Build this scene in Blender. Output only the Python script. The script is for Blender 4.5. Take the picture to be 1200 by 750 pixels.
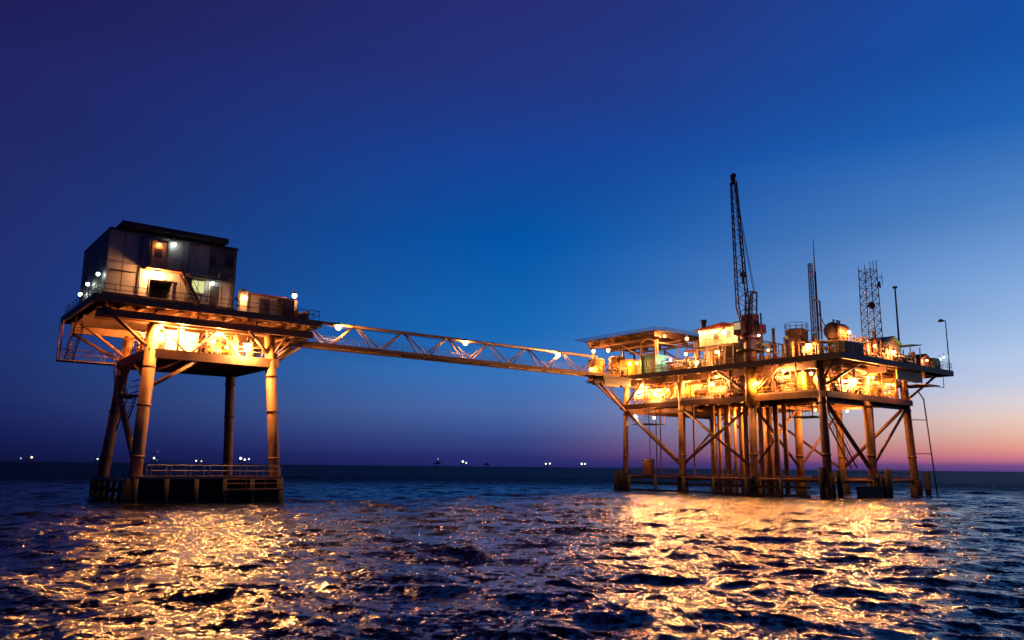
import bpy, bmesh, math, random
import numpy as np
from mathutils import Vector, Matrix

random.seed(7)
for o in list(bpy.data.objects):
    bpy.data.objects.remove(o)
SC = bpy.context.scene
COL = SC.collection

# ------------------------------------------------------------------ camera
YAW, PITCH, ROLL, EYE = math.radians(38), math.atan(172 / 950), math.radians(0.57), 4.0
fwd = Vector((math.sin(YAW) * math.cos(PITCH), math.cos(YAW) * math.cos(PITCH), math.sin(PITCH)))
rgt = Vector((math.cos(YAW), -math.sin(YAW), 0))
upv = rgt.cross(fwd)
r2 = rgt * math.cos(ROLL) + upv * math.sin(ROLL)
u2 = upv * math.cos(ROLL) - rgt * math.sin(ROLL)
cam_data = bpy.data.cameras.new('camera')
cam = bpy.data.objects.new('camera', cam_data)
COL.objects.link(cam)
cam_data.sensor_width = 36.0
cam_data.lens = 950 / 1200 * 36.0
cam_data.clip_start, cam_data.clip_end = 0.1, 80000
M = Matrix((r2, u2, -fwd)).transposed().to_4x4()
M.translation = Vector((0, 0, EYE))
cam.matrix_world = M
SC.camera = cam

# ------------------------------------------------------------------ exposure / render
SC.view_settings.view_transform = 'Standard'
SC.view_settings.look = 'None'
SC.view_settings.exposure = 0.0
SC.view_settings.gamma = 1.0
SC.view_settings.use_curve_mapping = False
cy = SC.cycles
cy.use_denoising = True
cy.max_bounces = 5
cy.diffuse_bounces = 3
cy.glossy_bounces = 3
cy.caustics_reflective = False
cy.caustics_refractive = False
cy.sample_clamp_indirect = 6.0
cy.use_light_tree = True
cy.use_adaptive_sampling = False


def lin(c):
    return tuple(((v / 255) / 12.92 if v / 255 <= 0.04045 else ((v / 255 + 0.055) / 1.055) ** 2.4) for v in c) + (1.0,)


# ------------------------------------------------------------------ dusk sky (the sun has set beyond the right of the view)
world = bpy.data.worlds.new('World')
SC.world = world
world.use_nodes = True
nt = world.node_tree
nt.nodes.clear()
N = lambda t: nt.nodes.new(t)
out = N('ShaderNodeOutputWorld')
bg = N('ShaderNodeBackground')
bg.inputs['Strength'].default_value = 1.0
tc = N('ShaderNodeTexCoord')
sep = N('ShaderNodeSeparateXYZ')
nt.links.new(tc.outputs['Generated'], sep.inputs[0])


def math_node(op, a, b=None, clamp=False):
    n = N('ShaderNodeMath')
    n.operation = op
    n.use_clamp = clamp
    for i, v in enumerate((a, b)):
        if v is None:
            continue
        if isinstance(v, (int, float)):
            n.inputs[i].default_value = v
        else:
            nt.links.new(v, n.inputs[i])
    return n.outputs[0]


zcl = math_node('MINIMUM', math_node('MAXIMUM', sep.outputs['Z'], 0.0), 1.0)
elev = math_node('DIVIDE', math_node('ARCSINE', zcl), math.radians(90))          # 0 horizon .. 1 zenith
elev_r = math_node('POWER', elev, 0.5)
sun_az = YAW + math.radians(50)
hx = math_node('MULTIPLY', sep.outputs['X'], math.sin(sun_az))
hy = math_node('MULTIPLY', sep.outputs['Y'], math.cos(sun_az))
hl = math_node('SQRT', math_node('ADD', math_node('POWER', sep.outputs['X'], 2.0), math_node('ADD', math_node('POWER', sep.outputs['Y'], 2.0), 1e-6)))
cosd = math_node('DIVIDE', math_node('ADD', hx, hy), hl)
daz = math_node('ARCCOSINE', math_node('MINIMUM', math_node('MAXIMUM', cosd, -1.0), 1.0))


def ramp(stops):
    n = N('ShaderNodeValToRGB')
    n.color_ramp.interpolation = 'EASE' if False else 'LINEAR'
    els = n.color_ramp.elements
    while len(els) > 1:
        els.remove(els[-1])
    for i, (deg, c) in enumerate(stops):
        p = math.sqrt(max(deg, 0) / 90)
        if i == 0:
            els[0].position = p
            els[0].color = lin(c)
        else:
            e = els.new(p)
            e.color = lin(c)
    nt.links.new(elev_r, n.inputs[0])
    return n.outputs[0]


ZEN = (13, 13, 48)
anti = ramp([(0, (8, 12, 42)), (1.2, (15, 23, 72)), (5, (26, 36, 98)), (10, (33, 43, 110)), (17, (34, 40, 102)), (25, (32, 33, 94)), (32, (29, 25, 76)), (50, (19, 17, 56)), (90, ZEN)])
mid = ramp([(0, (32, 36, 98)), (0.7, (40, 46, 112)), (2.0, (57, 73, 138)), (4.0, (74, 106, 170)), (6.5, (54, 116, 188)), (9.5, (20, 104, 182)), (16, (0, 84, 166)), (22, (22, 66, 150)), (27, (36, 54, 130)), (32, (38, 46, 118)), (50, (21, 23, 74)), (90, ZEN)])
sunw = ramp([(0, (70, 60, 130)), (0.35, (132, 82, 140)), (0.75, (220, 126, 142)), (1.3, (250, 162, 142)), (2.1, (255, 198, 168)), (3.1, (254, 218, 196)), (4.1, (240, 226, 224)), (5.4, (212, 220, 240)), (7.2, (190, 210, 240)), (9.2, (163, 194, 234)), (12.5, (126, 168, 222)), (16.3, (84, 138, 203)), (21, (34, 102, 184)), (26, (18, 82, 168)), (32, (22, 72, 156)), (50, (18, 36, 100)), (90, ZEN)])


def mixc(f, a, b):
    n = N('ShaderNodeMix')
    n.data_type = 'RGBA'
    nt.links.new(f, n.inputs[0])
    nt.links.new(a, n.inputs[6])
    nt.links.new(b, n.inputs[7])
    return n.outputs[2]


def maprange(v, a, b, smooth=True):
    n = N('ShaderNodeMapRange')
    n.interpolation_type = 'SMOOTHSTEP' if smooth else 'LINEAR'
    nt.links.new(v, n.inputs[0])
    n.inputs[1].default_value = math.radians(a)
    n.inputs[2].default_value = math.radians(b)
    n.inputs[3].default_value = 0
    n.inputs[4].default_value = 1
    return n.outputs[0]


t1 = maprange(daz, 90, 44)
t2 = maprange(daz, 51, 5)
skyc = mixc(t2, mixc(t1, anti, mid), sunw)
# faint uneven haze in the air
mpn = N('ShaderNodeMapping')
mpn.inputs['Scale'].default_value = (2.0, 2.0, 11.0)
nt.links.new(tc.outputs['Generated'], mpn.inputs[0])
hzn = N('ShaderNodeTexNoise')
hzn.inputs['Scale'].default_value = 1.6
hzn.inputs['Detail'].default_value = 5
nt.links.new(mpn.outputs[0], hzn.inputs['Vector'])
hzv = math_node('ADD', math_node('MULTIPLY', hzn.outputs['Fac'], 0.22), 0.89)
nt.links.new(hzv, bg.inputs['Strength'])
nt.links.new(skyc, bg.inputs['Color'])
nt.links.new(bg.outputs[0], out.inputs['Surface'])


# ------------------------------------------------------------------ materials
def mat(name, base, rough=0.6, metal=0.0, dirt=None, dscale=1.2, damt=0.5, bump=0.15, spec=None):
    """painted / weathered surface: base colour broken by noise and by streaks of a second colour"""
    m = bpy.data.materials.new(name)
    m.use_nodes = True
    t = m.node_tree
    p = t.nodes['Principled BSDF']
    p.inputs['Roughness'].default_value = rough
    p.inputs['Metallic'].default_value = metal
    if spec is not None:
        p.inputs['Specular IOR Level'].default_value = spec
    geo = t.nodes.new('ShaderNodeNewGeometry')
    mp = t.nodes.new('ShaderNodeMapping')
    mp.inputs['Scale'].default_value = (1, 1, 0.35)
    t.links.new(geo.outputs['Position'], mp.inputs[0])
    n1 = t.nodes.new('ShaderNodeTexNoise')
    n1.inputs['Scale'].default_value = dscale
    n1.inputs['Detail'].default_value = 6
    n1.inputs['Roughness'].default_value = 0.65
    t.links.new(mp.outputs[0], n1.inputs['Vector'])
    r = t.nodes.new('ShaderNodeValToRGB')
    r.color_ramp.elements[0].position = 0.42
    r.color_ramp.elements[1].position = 0.68
    t.links.new(n1.outputs['Fac'], r.inputs[0])
    d = dirt or tuple(c * 0.45 for c in base)
    mx = t.nodes.new('ShaderNodeMix')
    mx.data_type = 'RGBA'
    mul = t.nodes.new('ShaderNodeMath')
    mul.operation = 'MULTIPLY'
    mul.inputs[1].default_value = damt
    t.links.new(r.outputs[0], mul.inputs[0])
    t.links.new(mul.outputs[0], mx.inputs[0])
    mx.inputs[6].default_value = (*base, 1)
    mx.inputs[7].default_value = (*d, 1)
    t.links.new(mx.outputs[2], p.inputs['Base Color'])
    if bump:
        b = t.nodes.new('ShaderNodeBump')
        b.inputs['Strength'].default_value = bump
        b.inputs['Distance'].default_value = 0.05
        t.links.new(n1.outputs['Fac'], b.inputs['Height'])
        t.links.new(b.outputs[0], p.inputs['Normal'])
    return m


def emit(name, col, strength):
    m = bpy.data.materials.new(name)
    m.use_nodes = True
    t = m.node_tree
    t.nodes.clear()
    o = t.nodes.new('ShaderNodeOutputMaterial')
    e = t.nodes.new('ShaderNodeEmission')
    e.inputs['Color'].default_value = (*col, 1)
    e.inputs['Strength'].default_value = strength
    t.links.new(e.outputs[0], o.inputs['Surface'])
    return m


RUST = (0.10, 0.04, 0.018)
MAT = dict(
    leg=mat('ochre_leg_paint', (0.32, 0.185, 0.065), 0.6, dirt=(0.07, 0.026, 0.012), dscale=0.7, damt=0.92),
    steel=mat('rusty_beam_steel', (0.17, 0.088, 0.042), 0.6, dirt=RUST, dscale=1.6, damt=0.7),
    deck=mat('deck_plate', (0.14, 0.09, 0.06), 0.7, dirt=(0.05, 0.03, 0.02), dscale=1.3, damt=0.7),
    dark=mat('dark_steel', (0.035, 0.03, 0.03), 0.55, dirt=(0.06, 0.025, 0.015), dscale=2.0, damt=0.6),
    fender=mat('tarred_timber', (0.007, 0.006, 0.006), 0.8, dirt=(0.014, 0.012, 0.01), dscale=2.0),
    yellow=mat('safety_yellow_paint', (0.46, 0.26, 0.035), 0.5, dirt=RUST, dscale=1.5, damt=0.5),
    white=mat('off_white_paint', (0.46, 0.40, 0.31), 0.45, dirt=(0.32, 0.22, 0.14), dscale=1.1, damt=0.6),
    cream=mat('cream_paint', (0.34, 0.265, 0.16), 0.5, dirt=(0.25, 0.15, 0.08), dscale=1.3, damt=0.6),
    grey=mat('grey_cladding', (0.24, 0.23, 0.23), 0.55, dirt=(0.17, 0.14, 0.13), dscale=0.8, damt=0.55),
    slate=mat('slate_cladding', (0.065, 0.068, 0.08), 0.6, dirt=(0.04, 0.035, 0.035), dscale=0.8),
    roof=mat('roof_felt', (0.02, 0.02, 0.024), 0.8),
    green=mat('green_paint', (0.10, 0.30, 0.20), 0.5, dirt=(0.05, 0.12, 0.08), dscale=1.4),
    red=mat('oxide_red_paint', (0.34, 0.085, 0.04), 0.5, dirt=RUST, dscale=1.6),
    pipe=mat('pipe_paint', (0.32, 0.22, 0.11), 0.42, dirt=(0.2, 0.09, 0.04), dscale=2.2, damt=0.65),
    galv=mat('galvanised_steel', (0.30, 0.30, 0.32), 0.45, metal=0.4, dirt=(0.16, 0.12, 0.1), dscale=2.0),
    crane=mat('crane_paint', (0.13, 0.035, 0.035), 0.5, dirt=(0.05, 0.02, 0.015), dscale=1.8),
)
SODIUM, WARM, COOL, TEAL = (1.0, 0.33, 0.075), (1.0, 0.415, 0.13), (0.86, 1.0, 0.86), (0.45, 1.0, 0.95)
_em = {}


def lamp_mat(col, s):
    k = (col, round(s))
    if k not in _em:
        _em[k] = emit('lamp_glow', col, s)
    return _em[k]


_gm = {}


def glow_mat(col, s):
    """clear lamp globe that glows and lets its lamp's light through"""
    k = (col, s)
    if k not in _gm:
        m = emit('lamp_globe', col, s)
        t = m.node_tree
        o = next(n for n in t.nodes if n.type == 'OUTPUT_MATERIAL')
        e = next(n for n in t.nodes if n.type == 'EMISSION')
        tr = t.nodes.new('ShaderNodeBsdfTransparent')
        ad = t.nodes.new('ShaderNodeAddShader')
        t.links.new(e.outputs[0], ad.inputs[0])
        t.links.new(tr.outputs[0], ad.inputs[1])
        t.links.new(ad.outputs[0], o.inputs['Surface'])
        m.cycles.emission_sampling = 'NONE'
        _gm[k] = m
    return _gm[k]


# ------------------------------------------------------------------ mesh builder
class MB:
    def __init__(s):
        s.v, s.f, s.sm = [], [], []

    def _add(s, vs, fs, smooth=False):
        n = len(s.v)
        s.v += [tuple(v) for v in vs]
        s.f += [tuple(i + n for i in f) for f in fs]
        s.sm += [smooth] * len(fs)
        return s

    def box(s, x0, y0, z0, x1, y1, z1):
        vs = [(x, y, z) for z in (z0, z1) for y in (y0, y1) for x in (x0, x1)]
        return s._add(vs, [(0, 2, 3, 1), (4, 5, 7, 6), (0, 1, 5, 4), (2, 6, 7, 3), (0, 4, 6, 2), (1, 3, 7, 5)])

    def bar(s, p, q, w, h=None):
        """rectangular bar from p to q; w across, h in the upright sense"""
        h = h or w
        p, q = Vector(p), Vector(q)
        d = (q - p).normalized()
        a = d.cross(Vector((0, 0, 1)))
        if a.length < 1e-3:
            a = Vector((1, 0, 0))
        a.normalize()
        b = a.cross(d)
        vs = [c + a * (i * w / 2) + b * (j * h / 2) for c in (p, q) for i, j in ((-1, -1), (1, -1), (1, 1), (-1, 1))]
        return s._add(vs, [(3, 2, 1, 0), (4, 5, 6, 7)] + [(i, (i + 1) % 4, 4 + (i + 1) % 4, 4 + i) for i in range(4)])

    def tube(s, p, q, r, r1=None, n=12, caps=True):
        r1 = r if r1 is None else r1
        p, q = Vector(p), Vector(q)
        d = (q - p).normalized()
        a = d.cross(Vector((0, 0, 1)))
        if a.length < 1e-3:
            a = Vector((1, 0, 0))
        a.normalize()
        b = a.cross(d)
        vs = []
        for c, rr in ((p, r), (q, r1)):
            for i in range(n):
                t = 2 * math.pi * i / n
                vs.append(c + a * math.cos(t) * rr + b * math.sin(t) * rr)
        s._add(vs, [(i, n + i, n + (i + 1) % n, (i + 1) % n) for i in range(n)], n > 6)
        if caps:
            k = len(s.v) - 2 * n
            s.f += [tuple(k + i for i in range(n)), tuple(k + 2 * n - 1 - i for i in range(n))]
            s.sm += [False, False]
        return s

    def path(s, pts, r, n=8):
        for p, q in zip(pts[:-1], pts[1:]):
            s.tube(p, q, r, n=n)
        for p in pts[1:-1]:
            s.ball(p, r * 1.02, 8, 4)
        return s

    def ball(s, c, r, n=12, m=6, sz=1.0):
        c = Vector(c)
        vs = [c + Vector((0, 0, -r * sz))]
        for j in range(1, m):
            ph = -math.pi / 2 + math.pi * j / m
            for i in range(n):
                t = 2 * math.pi * i / n
                vs.append(c + Vector((r * math.cos(ph) * math.cos(t), r * math.cos(ph) * math.sin(t), r * sz * math.sin(ph))))
        vs.append(c + Vector((0, 0, r * sz)))
        fs = [(0, 1 + (i + 1) % n, 1 + i) for i in range(n)]
        for j in range(m - 2):
            for i in range(n):
                a = 1 + j * n
                fs.append((a + i, a + (i + 1) % n, a + n + (i + 1) % n, a + n + i))
        a = 1 + (m - 2) * n
        fs += [(a + i, a + (i + 1) % n, len(vs) - 1) for i in range(n)]
        return s._add(vs, fs, True)

    def prism(s, pts, axis, lo, hi):
        """outline pts (2-D) extruded along axis 0/1/2"""
        def mk(u, w, t):
            return {0: (t, u, w), 1: (u, t, w), 2: (u, w, t)}[axis]
        n = len(pts)
        vs = [mk(u, w, lo) for u, w in pts] + [mk(u, w, hi) for u, w in pts]
        return s._add(vs, [tuple(range(n)), tuple(range(2 * n - 1, n - 1, -1))] + [(i, n + i, n + (i + 1) % n, (i + 1) % n) for i in range(n)])

    def lathe(s, c, prof, n=20):
        """profile [(r,z)] turned about the upright axis through c"""
        c = Vector(c)
        vs = []
        for r, z in prof:
            for i in range(n):
                t = 2 * math.pi * i / n
                vs.append(c + Vector((r * math.cos(t), r * math.sin(t), z)))
        fs = []
        for j in range(len(prof) - 1):
            for i in range(n):
                fs.append((j * n + i, j * n + (i + 1) % n, (j + 1) * n + (i + 1) % n, (j + 1) * n + i))
        s._add(vs, fs, True)
        k = len(s.v) - len(vs)
        s.f += [tuple(k + n - 1 - i for i in range(n)), tuple(k + (len(prof) - 1) * n + i for i in range(n))]
        s.sm += [False, False]
        return s

    def link(s, name, m, org=(0, 0, 0), parent=None):
        ox, oy, oz = org
        me = bpy.data.meshes.new(name)
        me.from_pydata([(x - ox, y - oy, z - oz) for x, y, z in s.v], [], s.f)
        me.polygons.foreach_set('use_smooth', s.sm)
        if m is not None:
            me.materials.append(m)
        bm = bmesh.new()
        bm.from_mesh(me)
        bmesh.ops.recalc_face_normals(bm, faces=bm.faces)
        bm.to_mesh(me)
        bm.free()
        ob = bpy.data.objects.new(name, me)
        COL.objects.link(ob)
        if parent is not None:
            ob.parent = parent
        return ob


class Thing:
    def __init__(s, name, label, cat, org, group=None):
        s.org = tuple(org)
        s.root = bpy.data.objects.new(name, None)
        s.root.empty_display_size = 0.5
        COL.objects.link(s.root)
        s.root.location = org
        s.root['label'] = label
        s.root['category'] = cat
        s.root['kind'] = 'thing'
        if group:
            s.root['group'] = group

    def part(s, name, mb, m, label=None, under=None):
        o = mb.link(name, MAT[m] if isinstance(m, str) else m, s.org, under or s.root)
        if label:
            o['label'] = label
        return o


def railing(p, q, h=1.1, step=1.5, r=0.035, rails=(1.0, 0.55)):
    mb = MB()
    p, q = Vector(p), Vector(q)
    n = max(1, round((q - p).length / step))
    for i in range(n + 1):
        c = p.lerp(q, i / n)
        mb.tube(c, c + Vector((0, 0, h)), r, n=5)
    for f in rails:
        mb.tube(p + Vector((0, 0, h * f)), q + Vector((0, 0, h * f)), r, n=5)
    return mb


def stair(p, q, width_axis, w, n=10, tread=0.26):
    """stringers and treads from p (low) to q (high)"""
    p, q = Vector(p), Vector(q)
    wv = Vector((w, 0, 0)) if width_axis == 0 else Vector((0, w, 0))
    mb = MB()
    for k in (0, 1):
        mb.bar(p + wv * k, q + wv * k, 0.06, 0.28)
    run = Vector(((q - p).x, (q - p).y, 0)).normalized() * tread / 2
    for i in range(1, n):
        c = p.lerp(q, i / n)
        a, b = c - run, c + run + wv
        mb.box(min(a.x, b.x), min(a.y, b.y), c.z - 0.02, max(a.x, b.x), max(a.y, b.y), c.z + 0.02)
    for k in (0, 1):
        mb.tube(p + wv * k + Vector((0, 0, 1)), q + wv * k + Vector((0, 0, 1)), 0.03, n=5)
        for i in range(0, n + 1, 3):
            c = p.lerp(q, i / n) + wv * k
            mb.tube(c, c + Vector((0, 0, 1)), 0.025, n=5)
    return mb


# ------------------------------------------------------------------ sea
RIPPLES = ((0.6, 0.26), (1.5, 0.24), (4.4, 0.31), (9.5, 0.24))


def build_sea():
    rng = np.random.default_rng(11)
    # ring radii around a point under the viewpoint, finer near, coarser far
    rr = [1.5]
    while rr[-1] < 30000:
        r = rr[-1]
        dr = min(max(0.07, r * 0.0042), 1.0) if r < 240 else (r - 240) * 0.03 + 1.0
        rr.append(r + dr)
    rr = np.array(rr)
    head = math.pi / 2 - YAW
    fine = np.linspace(-math.radians(41), math.radians(41), 640)
    coarse = np.linspace(math.radians(41), 2 * math.pi - math.radians(41), 92)[1:-1]
    th = head + np.concatenate([fine, coarse])
    R, T = np.meshgrid(rr, th, indexing='ij')
    X0, Y0 = R * np.cos(T), R * np.sin(T)
    dth = np.full(th.shape, fine[1] - fine[0])
    dth[len(fine):] = coarse[1] - coarse[0]
    S = np.maximum(np.gradient(rr)[:, None] * 1.0, R * dth[None, :])
    X, Y, Z = X0.copy(), Y0.copy(), np.zeros_like(X0)
    nw = 130
    lam = np.exp(np.linspace(math.log(0.45), math.log(15.0), nw)) * rng.uniform(0.96, 1.04, nw)
    wind = head + math.radians(148)
    for i in range(nw):
        L = lam[i]
        k = 2 * math.pi / L
        spread = 0.8 if L < 2.2 else (0.6 if L < 4 else 0.42)
        d = wind + rng.normal(0, spread)
        s = (0.023 if 1.2 < L < 3.2 else 0.0175) * (1.0 if L < 4 else (4 / L) ** 0.45)
        a = s / k
        ph = rng.uniform(0, 2 * math.pi)
        w = np.clip((L / S - 2.0) / 2.0, 0, 1)
        kx, ky = math.cos(d) * k, math.sin(d) * k
        # slow drift in wave height so that the pattern never repeats
        g = 1 + 0.5 * np.sin(0.043 * X0 * math.cos(i) + 0.043 * Y0 * math.sin(i) + i * 1.7)
        A = a * w * g
        p = kx * X0 + ky * Y0 + ph
        c, sn = np.cos(p), np.sin(p)
        Z += A * c
        X -= A * 0.8 * math.cos(d) * sn
        Y -= A * 0.8 * math.sin(d) * sn
    nr, nt_ = R.shape
    Z += 0.35                                                      # tide level
    co = np.stack([X, Y, Z], -1).reshape(-1, 3)
    co = np.vstack([co, [[0, 0, 0]]])
    idx = np.arange(nr * nt_).reshape(nr, nt_)
    nx = np.roll(idx, -1, axis=1)
    quads = np.stack([idx[:-1], idx[1:], nx[1:], nx[:-1]], -1).reshape(-1, 4)
    tri = np.stack([idx[0], nx[0], np.full(nt_, nr * nt_)], -1)
    me = bpy.data.meshes.new('sea')
    nv, nq, ntri = len(co), len(quads), len(tri)
    me.vertices.add(nv)
    me.vertices.foreach_set('co', co.astype(np.float32).ravel())
    me.loops.add(nq * 4 + ntri * 3)
    me.loops.foreach_set('vertex_index', np.concatenate([quads.ravel(), tri[:, ::1].ravel()]).astype(np.int32))
    me.polygons.add(nq + ntri)
    ls = np.concatenate([np.arange(nq) * 4, nq * 4 + np.arange(ntri) * 3]).astype(np.int32)
    me.polygons.foreach_set('loop_start', ls)
    me.polygons.foreach_set('use_smooth', np.ones(nq + ntri, bool))
    me.update(calc_edges=True)
    me.validate()
    ob = bpy.data.objects.new('sea', me)
    COL.objects.link(ob)
    ob['kind'] = 'structure'
    m = bpy.data.materials.new('sea_water')
    m.use_nodes = True
    t = m.node_tree
    p = t.nodes['Principled BSDF']
    p.inputs['Base Color'].default_value = (0.0015, 0.004, 0.009, 1)
    p.inputs['IOR'].default_value = 1.333
    p.inputs['Roughness'].default_value = 0.16
    geo = t.nodes.new('ShaderNodeNewGeometry')
    hgt = None
    for sc_, dist in ((0.8, 0.12), (2.2, 0.06)):
        n = t.nodes.new('ShaderNodeTexNoise')
        n.inputs['Scale'].default_value = sc_
        n.inputs['Detail'].default_value = 2
        t.links.new(geo.outputs['Position'], n.inputs['Vector'])
        b = t.nodes.new('ShaderNodeBump')
        b.inputs['Strength'].default_value = 1.0
        b.inputs['Distance'].default_value = dist
        t.links.new(n.outputs['Fac'], b.inputs['Height'])
        if hgt is not None:
            t.links.new(hgt, b.inputs['Normal'])
        hgt = b.outputs[0]
    # beyond the near swell the ripples are finer than the sheet can carry: they widen the reflection instead
    ln = t.nodes.new('ShaderNodeVectorMath')
    ln.operation = 'LENGTH'
    t.links.new(geo.outputs['Position'], ln.inputs[0])
    mr = t.nodes.new('ShaderNodeMapRange')
    mr.interpolation_type = 'SMOOTHSTEP'
    for i, v in ((1, 120.0), (2, 230.0), (3, 0.19), (4, 0.58)):
        mr.inputs[i].default_value = v
    t.links.new(ln.outputs['Value'], mr.inputs[0])
    t.links.new(mr.outputs[0], p.inputs['Roughness'])
    # wind ripples: small facets, each leaning its own way
    acc = hgt
    for vs_, amp in RIPPLES:
        wob = t.nodes.new('ShaderNodeTexNoise')
        wob.inputs['Scale'].default_value = vs_ * 1.3
        t.links.new(geo.outputs['Position'], wob.inputs['Vector'])
        wsc = t.nodes.new('ShaderNodeVectorMath')
        wsc.operation = 'MULTIPLY_ADD'
        wsc.inputs[1].default_value = (0.5 / vs_,) * 3
        t.links.new(wob.outputs['Color'], wsc.inputs[0])
        t.links.new(geo.outputs['Position'], wsc.inputs[2])
        vo = t.nodes.new('ShaderNodeTexVoronoi')
        vo.inputs['Scale'].default_value = vs_
        t.links.new(wsc.outputs[0], vo.inputs['Vector'])
        sb = t.nodes.new('ShaderNodeVectorMath')
        sb.operation = 'SUBTRACT'
        sb.inputs[1].default_value = (0.5, 0.5, 0.5)
        t.links.new(vo.outputs['Color'], sb.inputs[0])
        ma = t.nodes.new('ShaderNodeVectorMath')
        ma.operation = 'MULTIPLY_ADD'
        ma.inputs[1].default_value = (amp, amp, 0.0)
        t.links.new(sb.outputs[0], ma.inputs[0])
        t.links.new(acc, ma.inputs[2])
        acc = ma.outputs[0]
    nn = t.nodes.new('ShaderNodeVectorMath')
    nn.operation = 'NORMALIZE'
    t.links.new(acc, nn.inputs[0])
    t.links.new(nn.outputs[0], p.inputs['Normal'])
    me.materials.append(m)


build_sea()

# ------------------------------------------------------------------ lamps
def floodlight(pos, label, col=SODIUM, power=160, r=0.26, facing=None, post=None, cat='floodlight', name='floodlight', group=None, ring=True):
    """bulkhead lamp: housing with hood, bracket, glowing globe. power = candle strength, r = globe radius"""
    x, y, z = pos
    T = Thing(name, label, cat, (x, y, z), group)
    fx, fy = facing or (-0.55, -0.83)
    hb = MB()
    hb.lathe((x, y, z + r * 0.75), [(r * 1.15, 0), (r * 1.2, 0.05), (r * 0.75, r * 0.45), (r * 0.3, r * 0.6), (r * 0.3, r * 0.9)], 12)
    T.part('hood', hb, 'dark')
    gl = T.part('globe', MB().ball((x, y, z), r, 12, 8), glow_mat(col, 4.0 if power < 15 else 6.0))
    li = bpy.data.lights.new('lamp_light', 'POINT')
    li.color = col
    li.energy = power * 4 * math.pi
    li.shadow_soft_size = r
    lo = bpy.data.objects.new('lamp_light', li)
    COL.objects.link(lo)
    lo.parent = T.root
    br = MB()
    if post:
        br.tube((x, y, z + r * 1.5), (x - fx * 0.3, y - fy * 0.3, z + r * 1.6), 0.04, n=6)
        br.tube((x - fx * 0.3, y - fy * 0.3, z + r * 1.6), (x - fx * 0.3, y - fy * 0.3, post), 0.05, n=6)
    else:
        br.tube((x, y, z + r * 1.3), (x, y, z + r * 1.3 + 0.45), 0.04, n=6)
    T.part('post' if post else 'bracket', br, 'galv')
    return T


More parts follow.
